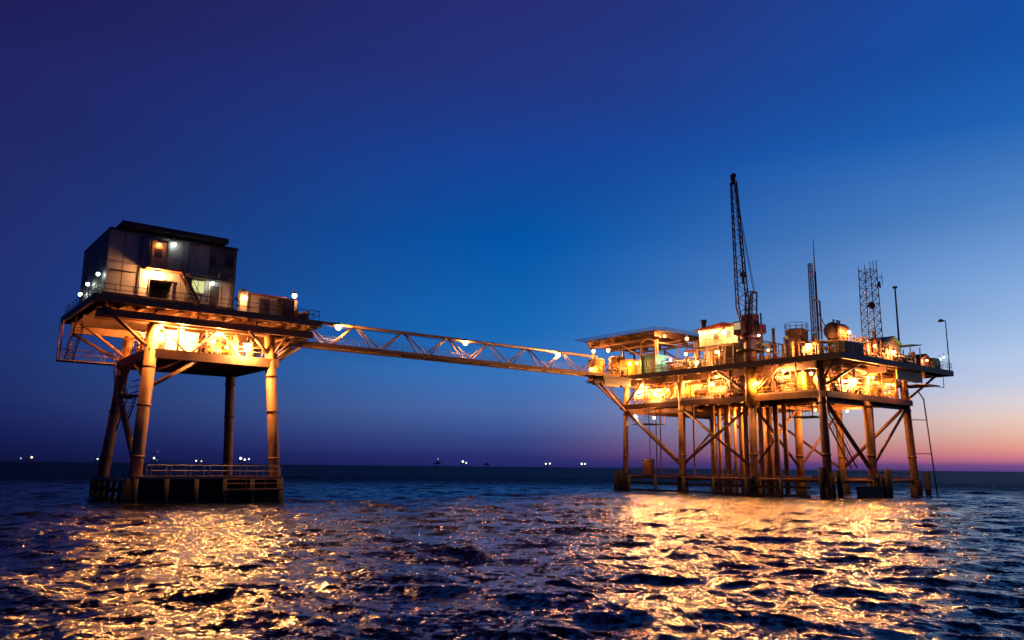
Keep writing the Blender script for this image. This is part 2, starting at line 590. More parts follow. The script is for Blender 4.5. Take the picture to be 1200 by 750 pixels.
# ================================================================== LEFT PLATFORM
def left_platform():
    T = Thing('oil_platform', 'small four-legged oil platform carrying the grey quarters building, left of the footbridge', 'oil platform', (26, 88, 0))
    legs = {}
    for key, (xb, yb), (xt, yt), r in (('A', (19.5, 81.2), (20.5, 82.9), 0.58), ('B', (33.2, 81.2), (32.1, 82.9), 0.54),
                                       ('C', (19.7, 95.9), (20.9, 94.3), 0.56), ('D', (33.3, 95.9), (32.0, 94.3), 0.52)):
        p0, p1 = Vector((xb, yb, 0)), Vector((xt, yt, 17.5))
        pb = p0 + (p0 - p1) * (4 / 17.5)
        lg = T.part('leg', MB().tube(pb, p1, r, n=20), 'leg')
        for zz in (4.6, 9.4, 13.1):
            c = p0.lerp(p1, zz / 17.5)
            T.part('collar', MB().tube(c - Vector((0, 0, 0.12)), c + Vector((0, 0, 0.12)), r + 0.07, n=20), 'steel', under=lg)
        T.part('splash_sleeve', MB().tube(p0 + (p0 - p1) * (2 / 17.5), p0.lerp(p1, 2.6 / 17.5), r + 0.32, n=16), 'fender', 'dark splash zone sleeve', under=lg)
        legs[key] = (p0, p1)

    def on(k, z):
        return legs[k][0].lerp(legs[k][1], z / 17.5)

    def brace(p, q, r=0.2, m='steel'):
        T.part('brace', MB().tube(p, q, r, n=10), m)

    # lower deck
    T.part('lower_deck_plate', MB().box(20.3, 82.4, 14.62, 32.6, 94.8, 14.74), 'deck')
    for b in ((20.0, 82.1, 14.0, 33.0, 82.38, 14.9), (20.0, 94.82, 14.0, 33.0, 95.1, 14.9)):
        T.part('edge_beam', MB().box(*b), 'steel')
    for b in ((20.0, 82.385, 14.02, 20.28, 94.815, 14.88), (32.62, 82.385, 14.02, 32.9, 94.815, 14.88)):
        T.part('edge_beam', MB().box(*b), 'steel')
    for i in range(9):
        y = 83.6 + i * 1.28
        T.part('joist', MB().box(20.285, y, 14.1, 32.615, y + 0.2, 14.615), 'steel')
    # upper deck
    T.part('upper_deck_plate', MB().box(14.7, 80.3, 19.0, 36.5, 96.4, 19.14), 'deck')
    T.part('edge_beam', MB().box(14.6, 80.1, 18.55, 36.6, 80.29, 19.2), 'steel')
    T.part('edge_beam', MB().box(14.6, 96.41, 18.55, 36.6, 96.6, 19.2), 'steel')
    T.part('edge_beam', MB().box(14.45, 80.295, 18.5, 14.69, 96.405, 19.22), 'dark')
    T.part('edge_beam', MB().box(36.51, 80.295, 18.5, 36.75, 96.405, 19.22), 'dark')
    for y in (82.75, 88.5, 94.2):
        T.part('girder', MB().box(15.2, y, 17.45, 36.2, y + 0.12, 18.9).box(15.2, y - 0.2, 17.3, 36.2, y + 0.32, 17.45), 'steel')
    T.part('edge_beam', MB().box(15.0, 81.3, 17.5, 36.3, 81.42, 18.1).box(15.0, 81.2, 17.38, 36.3, 81.55, 17.5), 'steel')
    for x in (16.0, 24.0, 30.0, 35.6):
        T.part('hanger', MB().box(x, 81.3, 18.1, x + 0.2, 81.42, 18.4), 'steel')
    for i in range(13):
        x = 15.6 + i * 1.66
        T.part('joist', MB().box(x, 80.35, 18.5, x + 0.14, 96.3, 18.99).box(x - 0.12, 80.35, 18.38, x + 0.26, 96.3, 18.5), 'steel')
    # struts between the decks
    for p, q in (((15.4, 81.0, 18.3), on('A', 14.8)), ((15.6, 95.6, 17.4), on('C', 14.6)), ((29.2, 81.0, 17.4), on('B', 15.2)),
                 ((35.9, 81.6, 18.2), on('B', 14.6)), ((35.9, 94.0, 17.6), on('D', 14.6)), ((15.2, 88.5, 17.5), on('C', 15.2))):
        brace(p, q, 0.17)
    for x in (22.8, 25.6, 28.6):
        T.part('stanchion', MB().tube((x, 82.75, 14.9), (x, 82.75, 17.4), 0.13, n=8), 'cream')
        T.part('stanchion', MB().tube((x, 94.3, 14.9), (x, 94.3, 17.4), 0.13, n=8), 'cream')
    brace((24.2, 82.7, 14.9), (26.6, 82.75, 17.4), 0.12, 'cream')
    brace((29.0, 82.7, 14.95), (26.9, 82.75, 17.4), 0.12, 'cream')
    brace((20.9, 82.7, 17.3), (23.6, 82.75, 14.9), 0.1, 'cream')
    # knee braces under the lower deck
    brace(on('A', 11.0), (24.6, 82.4, 14.0), 0.2, 'leg')
    brace(on('A', 11.6), (20.2, 88.0, 14.0), 0.18, 'leg')
    brace(on('C', 11.6), (20.2, 89.5, 14.0), 0.18, 'leg')
    brace(on('A', 12.4), (23.4, 82.5, 14.1), 0.1, 'leg')
    # long brace in the left frame with its ladder landing
    brace(on('C', 11.4), on('A', 3.6), 0.34, 'leg')
    lan = MB().box(19.3, 86.6, 10.6, 20.9, 91.6, 10.72)
    for z in (11.2, 11.8, 12.4):
        lan.bar((19.3, 86.6, z), (19.3, 91.6, z), 0.08)
        lan.bar((20.9, 86.6, z), (20.9, 91.6, z), 0.08)
    for y in (86.6, 88.2, 89.8, 91.6):
        lan.bar((19.3, y, 10.6), (19.3, y, 12.5), 0.08)
    T.part('stair_landing', lan, 'leg')
    T.part('stair', stair((19.6, 91.5, 10.7), (19.6, 94.8, 14.7), 0, 0.8, 10), 'leg')
    T.part('stair', stair((19.6, 90.5, 7.2), (19.6, 86.7, 10.6), 0, 0.8, 10), 'steel')
    # outrigger walkway on the left
    T.part('walkway', MB().box(14.2, 93.5, 14.3, 19.95, 95.2, 14.42), 'steel')
    T.part('railing', railing((14.25, 93.6, 14.42), (19.9, 93.6, 14.42)), 'steel')
    T.part('railing', railing((14.25, 95.1, 14.42), (19.9, 95.1, 14.42)), 'steel')
    T.part('railing', railing((14.3, 93.6, 14.42), (14.3, 95.1, 14.42)), 'steel')
    for x, y in ((14.3, 93.6), (14.3, 95.1), (15.4, 95.1)):
        T.part('hanger', MB().tube((x, y, 14.4), (x, y, 18.4), 0.07, n=6), 'steel')
    T.part('stair', stair((14.9, 94.6, 14.4), (14.9, 89.4, 18.2), 0, 0.75, 14), 'dark')
    # railings round the top deck
    T.part('railing', railing((14.7, 80.4, 19.2), (28.6, 80.4, 19.2), 1.05), 'dark')
    T.part('railing', railing((28.6, 80.4, 19.2), (36.5, 80.4, 19.2), 1.05), 'dark')
    T.part('railing', railing((14.8, 80.4, 19.2), (14.8, 96.3, 19.2), 1.05), 'dark')
    T.part('railing', railing((36.5, 80.4, 19.2), (36.5, 92.4, 19.2), 1.05), 'dark')
    T.part('railing', railing((20.2, 82.3, 14.9), (32.8, 82.3, 14.9), 1.0), 'steel')
    T.part('railing', railing((32.8, 82.3, 14.9), (32.8, 94.8, 14.9), 1.0), 'steel')
    # bridge landing at the right corner: truss below the deck
    T.part('bridge_landing', MB().box(36.76, 92.2, 18.6, 40.2, 96.2, 19.1).box(36.76, 92.4, 18.0, 40.0, 92.7, 18.59).box(36.76, 95.6, 18.0, 40.0, 95.9, 18.59), 'dark')
    for x in (33.4, 34.6):
        brace((x, 81.36, 17.5), on('B', 15.0), 0.1)
        brace((x, 94.26, 17.4), on('D', 15.0), 0.12)
    T.part('bridge_truss', MB().bar((35.6, 81.36, 17.4), (35.6, 94.26, 17.4), 0.2).bar((34.2, 81.36, 17.4), (34.2, 94.26, 17.4), 0.2), 'steel')
    for y in (84.0, 87.0, 90.0, 93.0):
        brace((34.2, y, 17.45), (36.4, y + 1.4, 18.4), 0.09)
    T.part('bridge_strut', MB().tube((39.8, 94.1, 18.0), on('D', 14.2), 0.22, n=10), 'steel')
    T.part('bridge_strut', MB().tube((39.8, 92.8, 18.0), on('B', 14.3), 0.2, n=10), 'steel')
    # boat landing
    T.part('boat_landing_deck', MB().box(19.1, 79.6, 2.62, 33.0, 81.5, 2.84), 'steel')
    T.part('boat_landing_deck', MB().box(18.7, 81.6, 2.3, 19.4, 95.6, 2.5), 'dark')
    T.part('boat_landing_step', MB().box(27.2, 78.8, 1.5, 33.0, 79.3, 1.66), 'steel')
    T.part('railing', railing((20.6, 79.7, 2.84), (32.9, 79.7, 2.84), 1.0, 1.7, 0.035, (1.0, 0.5)), 'galv')
    T.part('railing', railing((20.6, 81.4, 2.84), (32.9, 81.4, 2.84), 1.0, 1.7, 0.035, (1.0, 0.5)), 'galv')
    T.part('railing', railing((27.3, 78.85, 1.66), (32.9, 78.85, 1.66), 0.9, 1.7), 'steel')
    for i in range(6):
        x = 19.3 + i * 2.68
        T.part('fender', MB().tube((x, 79.55, -1.5), (x, 79.55, 2.6), 0.24, n=10), 'fender')
    T.part('fender_shade_panel', MB().box(19.2, 80.1, -0.5, 32.9, 80.2, 2.55), 'fender')  # dark sheet added to stand for the unlit space below the landing
    for z in (0.35, 1.15, 2.05):
        T.part('waling', MB().box(19.1, 79.85, z, 33.0, 80.05, z + 0.34), 'fender')
    for i in range(6):
        y = 82.5 + i * 2.4
        T.part('fender', MB().tube((18.7, y, -1.5), (18.7, y, 2.28), 0.2, n=10), 'fender')
    for z in (0.4, 1.3):
        T.part('waling', MB().box(18.95, 81.6, z, 19.1, 95.6, z + 0.35), 'fender')
    for p, q in ((on('A', 2.0), on('D', 2.0)), (on('B', 1.2), on('D', 1.2)), (on('C', 1.2), on('D', 1.2))):
        brace(p, q, 0.25, 'fender')
    return T


left_platform()


def quarters():
    x0, x1, y0, y1, z0, z1 = 15.8, 28.1, 83.0, 95.2, 20.0, 26.2
    T = Thing('quarters_building', 'grey two-storey quarters building with flat black roof on the left platform', 'building', (22, 89, 19.2))
    for y in (83.1, 86.8, 91.0, 94.8):
        T.part('skid_beam', MB().box(x0 - 0.2, y, 19.15, x1 + 0.2, y + 0.3, z0 - 0.01), 'dark')
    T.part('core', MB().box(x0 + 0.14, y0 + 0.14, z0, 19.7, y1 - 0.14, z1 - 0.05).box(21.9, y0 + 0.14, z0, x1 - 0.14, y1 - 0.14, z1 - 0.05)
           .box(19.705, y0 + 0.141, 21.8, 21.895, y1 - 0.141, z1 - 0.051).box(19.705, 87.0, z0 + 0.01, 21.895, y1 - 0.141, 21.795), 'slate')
    T.part('entry_floor', MB().box(19.705, y0, 19.94, 21.895, 86.99, 19.99), 'roof')
    # front cladding: vertical panels, two storeys, with openings left for doors
    n = 9
    w = (x1 - x0) / n
    for r, (za, zb) in enumerate(((z0, 22.88), (22.93, z1))):
        for i in range(n):
            a, b = x0 + i * w + 0.02, x0 + (i + 1) * w - 0.02
            off = 0.012 * ((i * 7 + r * 3) % 3)
            pb = MB()
            if r == 0 and i in (2, 3, 4):      # panels cut round the open entry
                if i == 2:
                    pb.box(a, y0 - off, za, 19.68, y0 + 0.13, 21.8)
                if i == 4:
                    pb.box(21.92, y0 - off, za, b, y0 + 0.13, 21.8)
                pb.box(a, y0 - off, 21.8, b, y0 + 0.13, zb)
            else:
                pb.box(a, y0 - off, za, b, y0 + 0.13, zb)
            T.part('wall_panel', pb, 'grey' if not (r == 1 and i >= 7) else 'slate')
    m_ = 8
    w2 = (y1 - y0 - 0.14) / m_
    for r, (za, zb) in enumerate(((z0, 22.88), (22.93, z1))):
        for i in range(m_):
            a, b = y0 + 0.14 + i * w2 + 0.02, y0 + 0.14 + (i + 1) * w2 - 0.02
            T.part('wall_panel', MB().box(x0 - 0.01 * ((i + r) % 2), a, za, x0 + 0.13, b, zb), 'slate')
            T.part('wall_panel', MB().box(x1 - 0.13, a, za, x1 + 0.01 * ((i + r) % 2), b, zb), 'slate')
    T.part('band_course', MB().box(x0 - 0.04, y0 - 0.07, 22.84, x1 + 0.04, y0 - 0.03, 22.97), 'grey')
    T.part('roof_slab', MB().box(16.7, 82.3, 26.5, 26.9, 95.0, 27.0), 'roof')
    T.part('roof_edge', MB().box(x0 - 0.05, y0 - 0.05, z1, x1 + 0.05, y1 + 0.05, z1 + 0.14), 'roof')
    T.part('roof_upstand', MB().box(17.0, 83.2, z1 + 0.145, 26.5, 94.5, 26.495), 'slate')
    vent = MB().box(18.4, 84.0, 27.0, 19.2, 84.8, 27.35).tube((24.0, 85.0, 27.0), (24.0, 85.0, 27.5), 0.12, n=8)
    T.part('roof_vent', vent, 'dark')
    # balcony and alcove
    b = T.part('balcony', MB().box(19.1, 81.75, 22.62, 22.5, y0 - 0.08, 22.8), 'red')
    T.part('railing', railing((19.15, 81.8, 22.8), (22.4, 81.8, 22.8), 1.0, 0.8, 0.03), 'steel', under=b)
    T.part('alcove', MB().box(19.5, y0 - 0.35, 22.81, 19.62, y0 - 0.08, 25.6).box(21.0, y0 - 0.35, 22.81, 21.12, y0 - 0.08, 25.6).box(19.5, y0 - 0.4, 25.61, 21.12, y0 - 0.08, 25.75), 'slate')
    d = T.part('door', MB().box(19.7, y0 - 0.075, 22.81, 20.9, y0 - 0.02, 25.2), 'cream', 'upper door in its lit alcove')
    T.part('door_pane', MB().box(19.95, y0 - 0.095, 24.0, 20.65, y0 - 0.078, 24.9), 'dark', under=d)
    d = T.part('door', MB().box(19.72, 86.5, 20.0, 21.88, 86.6, 21.78), 'roof', 'wide dark door deep inside the open entry')
    T.part('door_frame', MB().box(19.63, y0 - 0.12, 19.95, 19.74, y0 - 0.03, 21.86).box(21.86, y0 - 0.12, 19.95, 21.97, y0 - 0.03, 21.86).box(19.745, y0 - 0.12, 21.755, 21.855, y0 - 0.03, 21.86), 'dark', under=d)
    T.part('stair', stair((24.35, 81.85, 19.6), (22.45, 81.85, 22.75), 1, 0.9, 12), 'dark')
    # lit window, door, canopy on the right half
    wn = T.part('window', MB().box(23.75, y0 - 0.06, 21.05, 24.95, y0 - 0.04, 22.25), emit('lit_window', (0.85, 0.9, 0.35), 0.85), 'lit yellow-green window')
    T.part('window_frame', MB().box(23.63, y0 - 0.1, 20.95, 23.745, y0 - 0.03, 22.36).box(24.955, y0 - 0.1, 20.95, 25.07, y0 - 0.03, 22.36).box(23.75, y0 - 0.1, 22.255, 24.95, y0 - 0.03, 22.36)
           .box(23.75, y0 - 0.1, 20.95, 24.95, y0 - 0.03, 21.045).box(24.32, y0 - 0.09, 21.05, 24.38, y0 - 0.061, 22.25), 'cream', under=wn)
    d = T.part('door', MB().box(25.55, y0 - 0.09, 19.95, 26.5, y0 - 0.03, 21.95), 'dark', 'narrow dark door')
    T.part('door_frame', MB().box(25.4, y0 - 0.12, 19.95, 25.54, y0 - 0.03, 22.1).box(26.51, y0 - 0.12, 19.95, 26.63, y0 - 0.03, 22.1), 'cream', under=d)
    T.part('canopy', MB().box(23.0, y0 - 0.9, 22.42, 27.6, y0 - 0.075, 22.52), 'dark')
    T.part('window', MB().box(25.4, y0 - 0.05, 24.0, 25.95, y0 - 0.03, 25.0), 'roof', 'small dark upper window')
    T.part('air_unit', MB().box(22.95, y0 - 0.75, 22.0, 23.55, y0 - 0.12, 22.41), 'dark')
    T.part('downpipe', MB().tube((x1 - 0.35, y0 - 0.12, 20.0), (x1 - 0.35, y0 - 0.12, 26.1), 0.06, n=6), 'dark')
    T.part('air_unit', MB().box(26.3, y0 - 0.5, 22.62, 27.2, y0 - 0.03, 23.3), 'slate')
    for cx_ in (18.75, 23.2):
        T.part('conduit', MB().path([(cx_, y0 - 0.09, 20.0), (cx_, y0 - 0.09, 25.9), (cx_ + 1.1, y0 - 0.09, 25.9)], 0.045, 6), 'dark')
    lv = MB().box(27.0, y0 - 0.05, 24.2, 27.7, y0 - 0.03, 25.2)
    for k in range(6):
        lv.box(27.0, y0 - 0.1, 24.24 + k * 0.16, 27.7, y0 - 0.051, 24.3 + k * 0.16)
    T.part('louvre', lv, 'dark')
    T.part('gutter', MB().box(x0 - 0.1, y0 - 0.2, 26.1, x1 + 0.1, y0 - 0.055, 26.2), 'dark')
    T.part('cable_tray', MB().box(x0 + 0.3, y0 - 0.45, 22.1, 18.3, y0 - 0.08, 22.16), 'dark')


quarters()


def shelter():
    T = Thing('equipment_shelter', 'long low beige equipment shelter on the left platform beside the footbridge', 'shelter', (32, 84.5, 19.15))
    T.part('body', MB().box(29.5, 82.7, 19.2, 34.9, 86.2, 21.6), 'cream')
    for i in range(5):
        x = 29.55 + i * 1.08
        T.part('wall_panel', MB().box(x, 82.64 - 0.01 * (i % 2), 19.35, x + 1.02, 82.695, 21.5), 'grey')
    T.part('roof', MB().prism([(82.4, 21.61), (86.5, 21.61), (86.5, 21.7), (84.4, 22.0), (82.4, 21.7)], 0, 29.3, 33.5), 'red')
    T.part('side_cabinet', MB().box(32.9, 81.8, 19.2, 34.2, 82.63, 21.5), 'dark')
    T.part('door', MB().box(30.7, 82.58, 19.3, 31.7, 82.62, 21.3), 'dark')
    T = Thing('switch_cabinet', 'tall pale cabinet glowing in lamplight between quarters building and beige shelter', 'cabinet', (28.6, 82.4, 19.15))
    T.part('body', MB().box(28.35, 81.9, 19.2, 29.15, 82.6, 21.85), 'white')
    T.part('door', MB().box(28.4, 81.86, 19.4, 29.1, 81.895, 21.7), 'white')
    T.part('handle', MB().box(29.0, 81.82, 20.5, 29.04, 81.858, 20.8), 'dark')
    T = Thing('winch', 'small dark winch drum at the right edge of the left platform top deck', 'winch', (34.9, 82.0, 19.15))
    T.part('drum', MB().tube((34.6, 82.0, 19.8), (35.6, 82.0, 19.8), 0.42, n=14), 'dark')
    T.part('frame', MB().box(34.4, 81.5, 19.2, 34.58, 82.5, 20.4), 'steel')
    T.part('frame', MB().box(35.62, 81.5, 19.2, 35.8, 82.5, 20.4), 'steel')


shelter()


def horizontal_vessel(label, c, axis, L, r, m='white', zbase=None, name='separator_vessel', cat='vessel'):
    x, y, z = c
    T = Thing(name, label, cat, (x, y, zbase or z - r - 0.6))
    d = Vector((1, 0, 0)) if axis == 0 else Vector((0, 1, 0))
    c = Vector(c)
    sh = MB().tube(c - d * L / 2, c + d * L / 2, r, n=20, caps=False)
    for sgn in (-1, 1):
        prev, pr = c + d * sgn * L / 2, r
        for k in range(1, 5):
            a = math.pi / 2 * k / 4
            q, rr = c + d * sgn * (L / 2 + r * 0.5 * math.sin(a)), max(r * math.cos(a), 0.02)
            sh.tube(prev, q, pr, rr, n=20, caps=False)
            prev, pr = q, rr
    T.part('shell', sh, m)
    for f in (-0.3, 0.3):
        p = c + d * L * f
        hw = (0.12, r * 0.8) if axis == 0 else (r * 0.8, 0.12)
        T.part('saddle', MB().box(p.x - hw[0], p.y - hw[1], zbase or z - r - 0.6, p.x + hw[0], p.y + hw[1], z - r * 0.55), 'steel')
    nz = MB()
    for f in (-0.25, 0.1, 0.32):
        p = c + d * L * f
        nz.tube(p + Vector((0, 0, r * 0.9)), p + Vector((0, 0, r + 0.4)), 0.12, n=8)
        nz.tube(p + Vector((0, 0, r + 0.36)), p + Vector((0, 0, r + 0.44)), 0.2, n=8)
    T.part('nozzle', nz, m)
    for f in (-0.46, 0.46):
        p = c + d * L * f
        T.part('band', MB().tube(p - d * 0.06, p + d * 0.06, r + 0.03, n=20), 'steel')
    return T


def vertical_tank(label, c, r, h, m='cream', rail=False, name='storage_tank', cat='tank'):
    x, y, z = c
    T = Thing(name, label, cat, c)
    T.part('shell', MB().lathe(c, [(r, 0.1), (r, h), (r * 0.7, h + r * 0.16), (0.05, h + r * 0.24)], 24), m)
    T.part('skirt', MB().lathe(c, [(r + 0.06, 0), (r + 0.06, 0.14)], 24), 'steel')
    for f in (0.34, 0.7, 0.98):
        T.part('hoop', MB().lathe((x, y, z + h * f - 0.05), [(r + 0.012, 0), (r + 0.05, 0.0), (r + 0.05, 0.1), (r + 0.012, 0.1)], 24), m)
    la = MB()
    for s_ in (-0.2, 0.2):
        la.tube((x + s_ - r * 0.7, y - r * 0.8, z), (x + s_ - r * 0.7, y - r * 0.8, z + h + (1 if rail else 0.3)), 0.03, n=5)
    for i in range(int(h / 0.35)):
        la.tube((x - 0.2 - r * 0.7, y - r * 0.8, z + 0.3 + i * 0.35), (x + 0.2 - r * 0.7, y - r * 0.8, z + 0.3 + i * 0.35), 0.02, n=4)
    T.part('ladder', la, 'galv')
    if rail:
        rl = MB()
        for i in range(12):
            t = 2 * math.pi * i / 12
            t2 = 2 * math.pi * (i + 1) / 12
            p, q = (x + r * 1.02 * math.cos(t), y + r * 1.02 * math.sin(t)), (x + r * 1.02 * math.cos(t2), y + r * 1.02 * math.sin(t2))
            rl.tube((*p, z + h), (*p, z + h + 1.1), 0.035, n=5)
            for hh in (0.6, 1.1):
                rl.tube((*p, z + h + hh), (*q, z + h + hh), 0.03, n=5)
        T.part('railing', rl, 'dark')
    return T


def pipework(label, box, seed, n=9, name='pipe_manifold', mats=('pipe', 'yellow', 'white', 'pipe', 'red', 'cream'), rmax=0.2):
    """a skid of real pipe runs with elbows, flanged valves, hand wheels and a frame, filling box"""
    x0, y0, z0, x1, y1, z1 = box
    rnd = random.Random(seed)
    T = Thing(name, label, 'pipework', ((x0 + x1) / 2, (y0 + y1) / 2, z0))
    fr = MB()
    for x in (x0, x1):
        for y in (y0, y1):
            fr.bar((x, y, z0), (x, y, z1), 0.12)
    for z in (z0 + 0.07, z1 - 0.07):
        fr.bar((x0, y0, z), (x1, y0, z), 0.1)
        fr.bar((x0, y1, z), (x1, y1, z), 0.1)
        fr.bar((x0, y0, z), (x0, y1, z), 0.1)
        fr.bar((x1, y0, z), (x1, y1, z), 0.1)
    T.part('skid_frame', fr, 'steel')
    lng = 0 if x1 - x0 > y1 - y0 else 1
    for i in range(n):
        r = rnd.uniform(0.07, rmax)
        m = rnd.choice(mats)
        u, v, z = rnd.uniform(0.06, 0.94), rnd.uniform(0.06, 0.94), rnd.uniform(z0 + 0.4, z1 - 0.2)
        P = lambda a, b, c: (x0 + (x1 - x0) * a, y0 + (y1 - y0) * b, c)
        kind = i % 3
        if kind == 0:            # long run, dropping at one end
            pts = [P(0.02, v, z), P(u, v, z), P(u, v, z0 + 0.1)] if lng == 0 else [P(u, 0.02, z), P(u, v, z), P(u, v, z0 + 0.1)]
        elif kind == 1:          # riser with a top elbow
            a2 = min(0.97, u + rnd.uniform(0.1, 0.4))
            pts = [P(u, v, z0 + 0.1), P(u, v, z), P(a2, v, z), P(a2, v, z1 - 0.1)]
        else:
            pts = [P(0.02, v, z), P(0.98, v, z)] if lng == 0 else [P(u, 0.02, z), P(u, 0.98, z)]
        pp = T.part('pipe', MB().path(pts, r, 10), m)
        a, b = Vector(pts[0]), Vector(pts[1])
        c = a.lerp(b, rnd.uniform(0.3, 0.7))
        d = (b - a).normalized()
        vb = MB().ball(c, r * 1.7, 10, 6)
        for s_ in (-1, 1):
            vb.tube(c + d * s_ * r * 2.0 - d * 0.03, c + d * s_ * r * 2.0 + d * 0.03, r * 1.8, n=10)
        up = Vector((0, 0, 1)) if abs(d.z) < 0.5 else Vector((-0.6, -0.8, 0))
        vb.tube(c, c + up * (r * 2 + 0.3), 0.035, n=6)
        vb.tube(c + up * (r * 2 + 0.28), c + up * (r * 2 + 0.32), 0.17, n=10)
        T.part('valve', vb, rnd.choice(('red', 'yellow', 'dark', 'white')), under=pp)
    return T


def crate(label, b, m, name='equipment_skid', cat='equipment', panels=3):
    x0, y0, z0, x1, y1, z1 = b
    T = Thing(name, label, cat, ((x0 + x1) / 2, (y0 + y1) / 2, z0))
    T.part('base', MB().box(x0 - 0.08, y0 - 0.08, z0, x1 + 0.08, y1 + 0.08, z0 + 0.16), 'steel')
    T.part('body', MB().box(x0, y0, z0 + 0.165, x1, y1, z1 - 0.06), m)
    T.part('lid', MB().box(x0 - 0.05, y0 - 0.05, z1 - 0.055, x1 + 0.05, y1 + 0.05, z1), m)
    for i in range(panels):
        w = (x1 - x0) / panels
        T.part('door_panel', MB().box(x0 + i * w + 0.05, y0 - 0.04, z0 + 0.25, x0 + (i + 1) * w - 0.05, y0 - 0.003, z1 - 0.15), m)
        w = (y1 - y0) / panels
        T.part('door_panel', MB().box(x0 - 0.04, y0 + i * w + 0.05, z0 + 0.25, x0 - 0.003, y0 + (i + 1) * w - 0.05, z1 - 0.15), m)
    return T


# equipment on the left platform's lower deck
ZL = 14.74
crate('big pale steel tank box brightly lit on the left platform lower deck', (22.0, 84.2, ZL, 25.2, 87.6, 17.1), 'white', 'water_tank', 'tank', 2)
crate('small rusty generator box in the middle of the left platform lower deck', (26.6, 86.0, ZL, 28.2, 88.0, 16.5), 'red', 'generator', 'generator', 2)
vertical_tank('slim upright vessel standing on the lower deck left of the large round lamp', (29.6, 86.4, ZL), 0.5, 2.3, 'white', name='upright_vessel', cat='vessel')
vertical_tank('second slim upright vessel close to the right front leg of the left platform', (31.0, 85.4, ZL), 0.4, 2.2, 'cream', name='upright_vessel', cat='vessel')
pipework('tangle of pale pipes and valves at the centre of the left platform lower deck', (25.8, 83.6, ZL, 28.6, 85.2, 17.2), 3, 9)
pipework('pipe runs along the back edge of the left platform lower deck', (22.0, 91.0, ZL, 31.0, 93.5, 17.0), 4, 12)
pipework('small pipe stack behind the left front leg of the left platform', (20.6, 87.6, ZL, 21.8, 92.5, 17.0), 5, 7)
crate('long ochre tank box across the back of the left platform lower deck', (23.0, 88.6, ZL, 31.5, 90.6, 17.0), 'cream', 'storage_bin', 'tank', 5)


# ================================================================== FOOTBRIDGE
def footbridge():
    T = Thing('footbridge', 'long steel truss footbridge joining the two oil platforms high above the sea', 'footbridge', (67, 94.1, 18.5))
    ya, yb, yc, zb, zt = 93.1, 95.1, 94.1, 18.65, 21.65
    xl, xr = 38.0, 94.5
    for y in (ya, yb):
        T.part('bottom_chord', MB().tube((xl, y, zb), (xr, y, zb), 0.22, n=12), 'pipe')
    T.part('top_chord', MB().tube((39.6, yc, zt), (91.0, yc, zt), 0.2, n=12), 'pipe')
    T.part('walkway', MB().box(xl, ya + 0.25, zb + 0.02, xr, yb - 0.25, zb + 0.1), 'deck')
    for y in (ya - 0.27, yb + 0.2):
        T.part('toe_board', MB().box(xl, y, zb - 0.25, xr, y + 0.05, zb + 0.25), 'steel')
    pitch = 7.16
    tops = [47.7 + i * pitch for i in range(6)]
    for x in tops:
        for y in (ya, yb):
            for s_ in (-1, 1):
                T.part('brace', MB().tube((x + 0.1 * s_, yc + (y - yc) * 0.08, zt), (x + s_ * pitch / 2, y, zb), 0.1, n=8), 'pipe')
    for y in (ya, yb):
        T.part('brace', MB().tube((40.6, yc, zt), (44.0, y, zb), 0.1, n=8), 'pipe')
        T.part('brace', MB().tube((40.4, yc, zt), (38.6, y, zb), 0.1, n=8), 'pipe')
        T.part('brace', MB().tube((90.9, yc, zt), (87.2, y, zb), 0.1, n=8), 'pipe')
    for i in range(15):
        x = 41.0 + i * pitch / 2
        if x < xr:
            T.part('cross_tie', MB().tube((x, ya, zb), (x, yb, zb), 0.09, n=6), 'steel')
    for y in (ya + 0.1, yb - 0.1):
        T.part('railing', railing((xl, y, zb + 0.1), (xr, y, zb + 0.1), 1.1, 1.8, 0.022), 'galv')
    T.part('cable', MB().path([(42.5, yc, zt - 0.26)] + [(42.5 + 3.58 * k, yc, zt - (0.26 if k % 2 == 0 else 0.34)) for k in range(1, 14)], 0.04, 6), 'dark')


footbridge()


# ================================================================== RIGHT PLATFORM
LX, LY = (99.0, 110.2, 121.4), (59.6, 70.5, 83.5, 95.3)


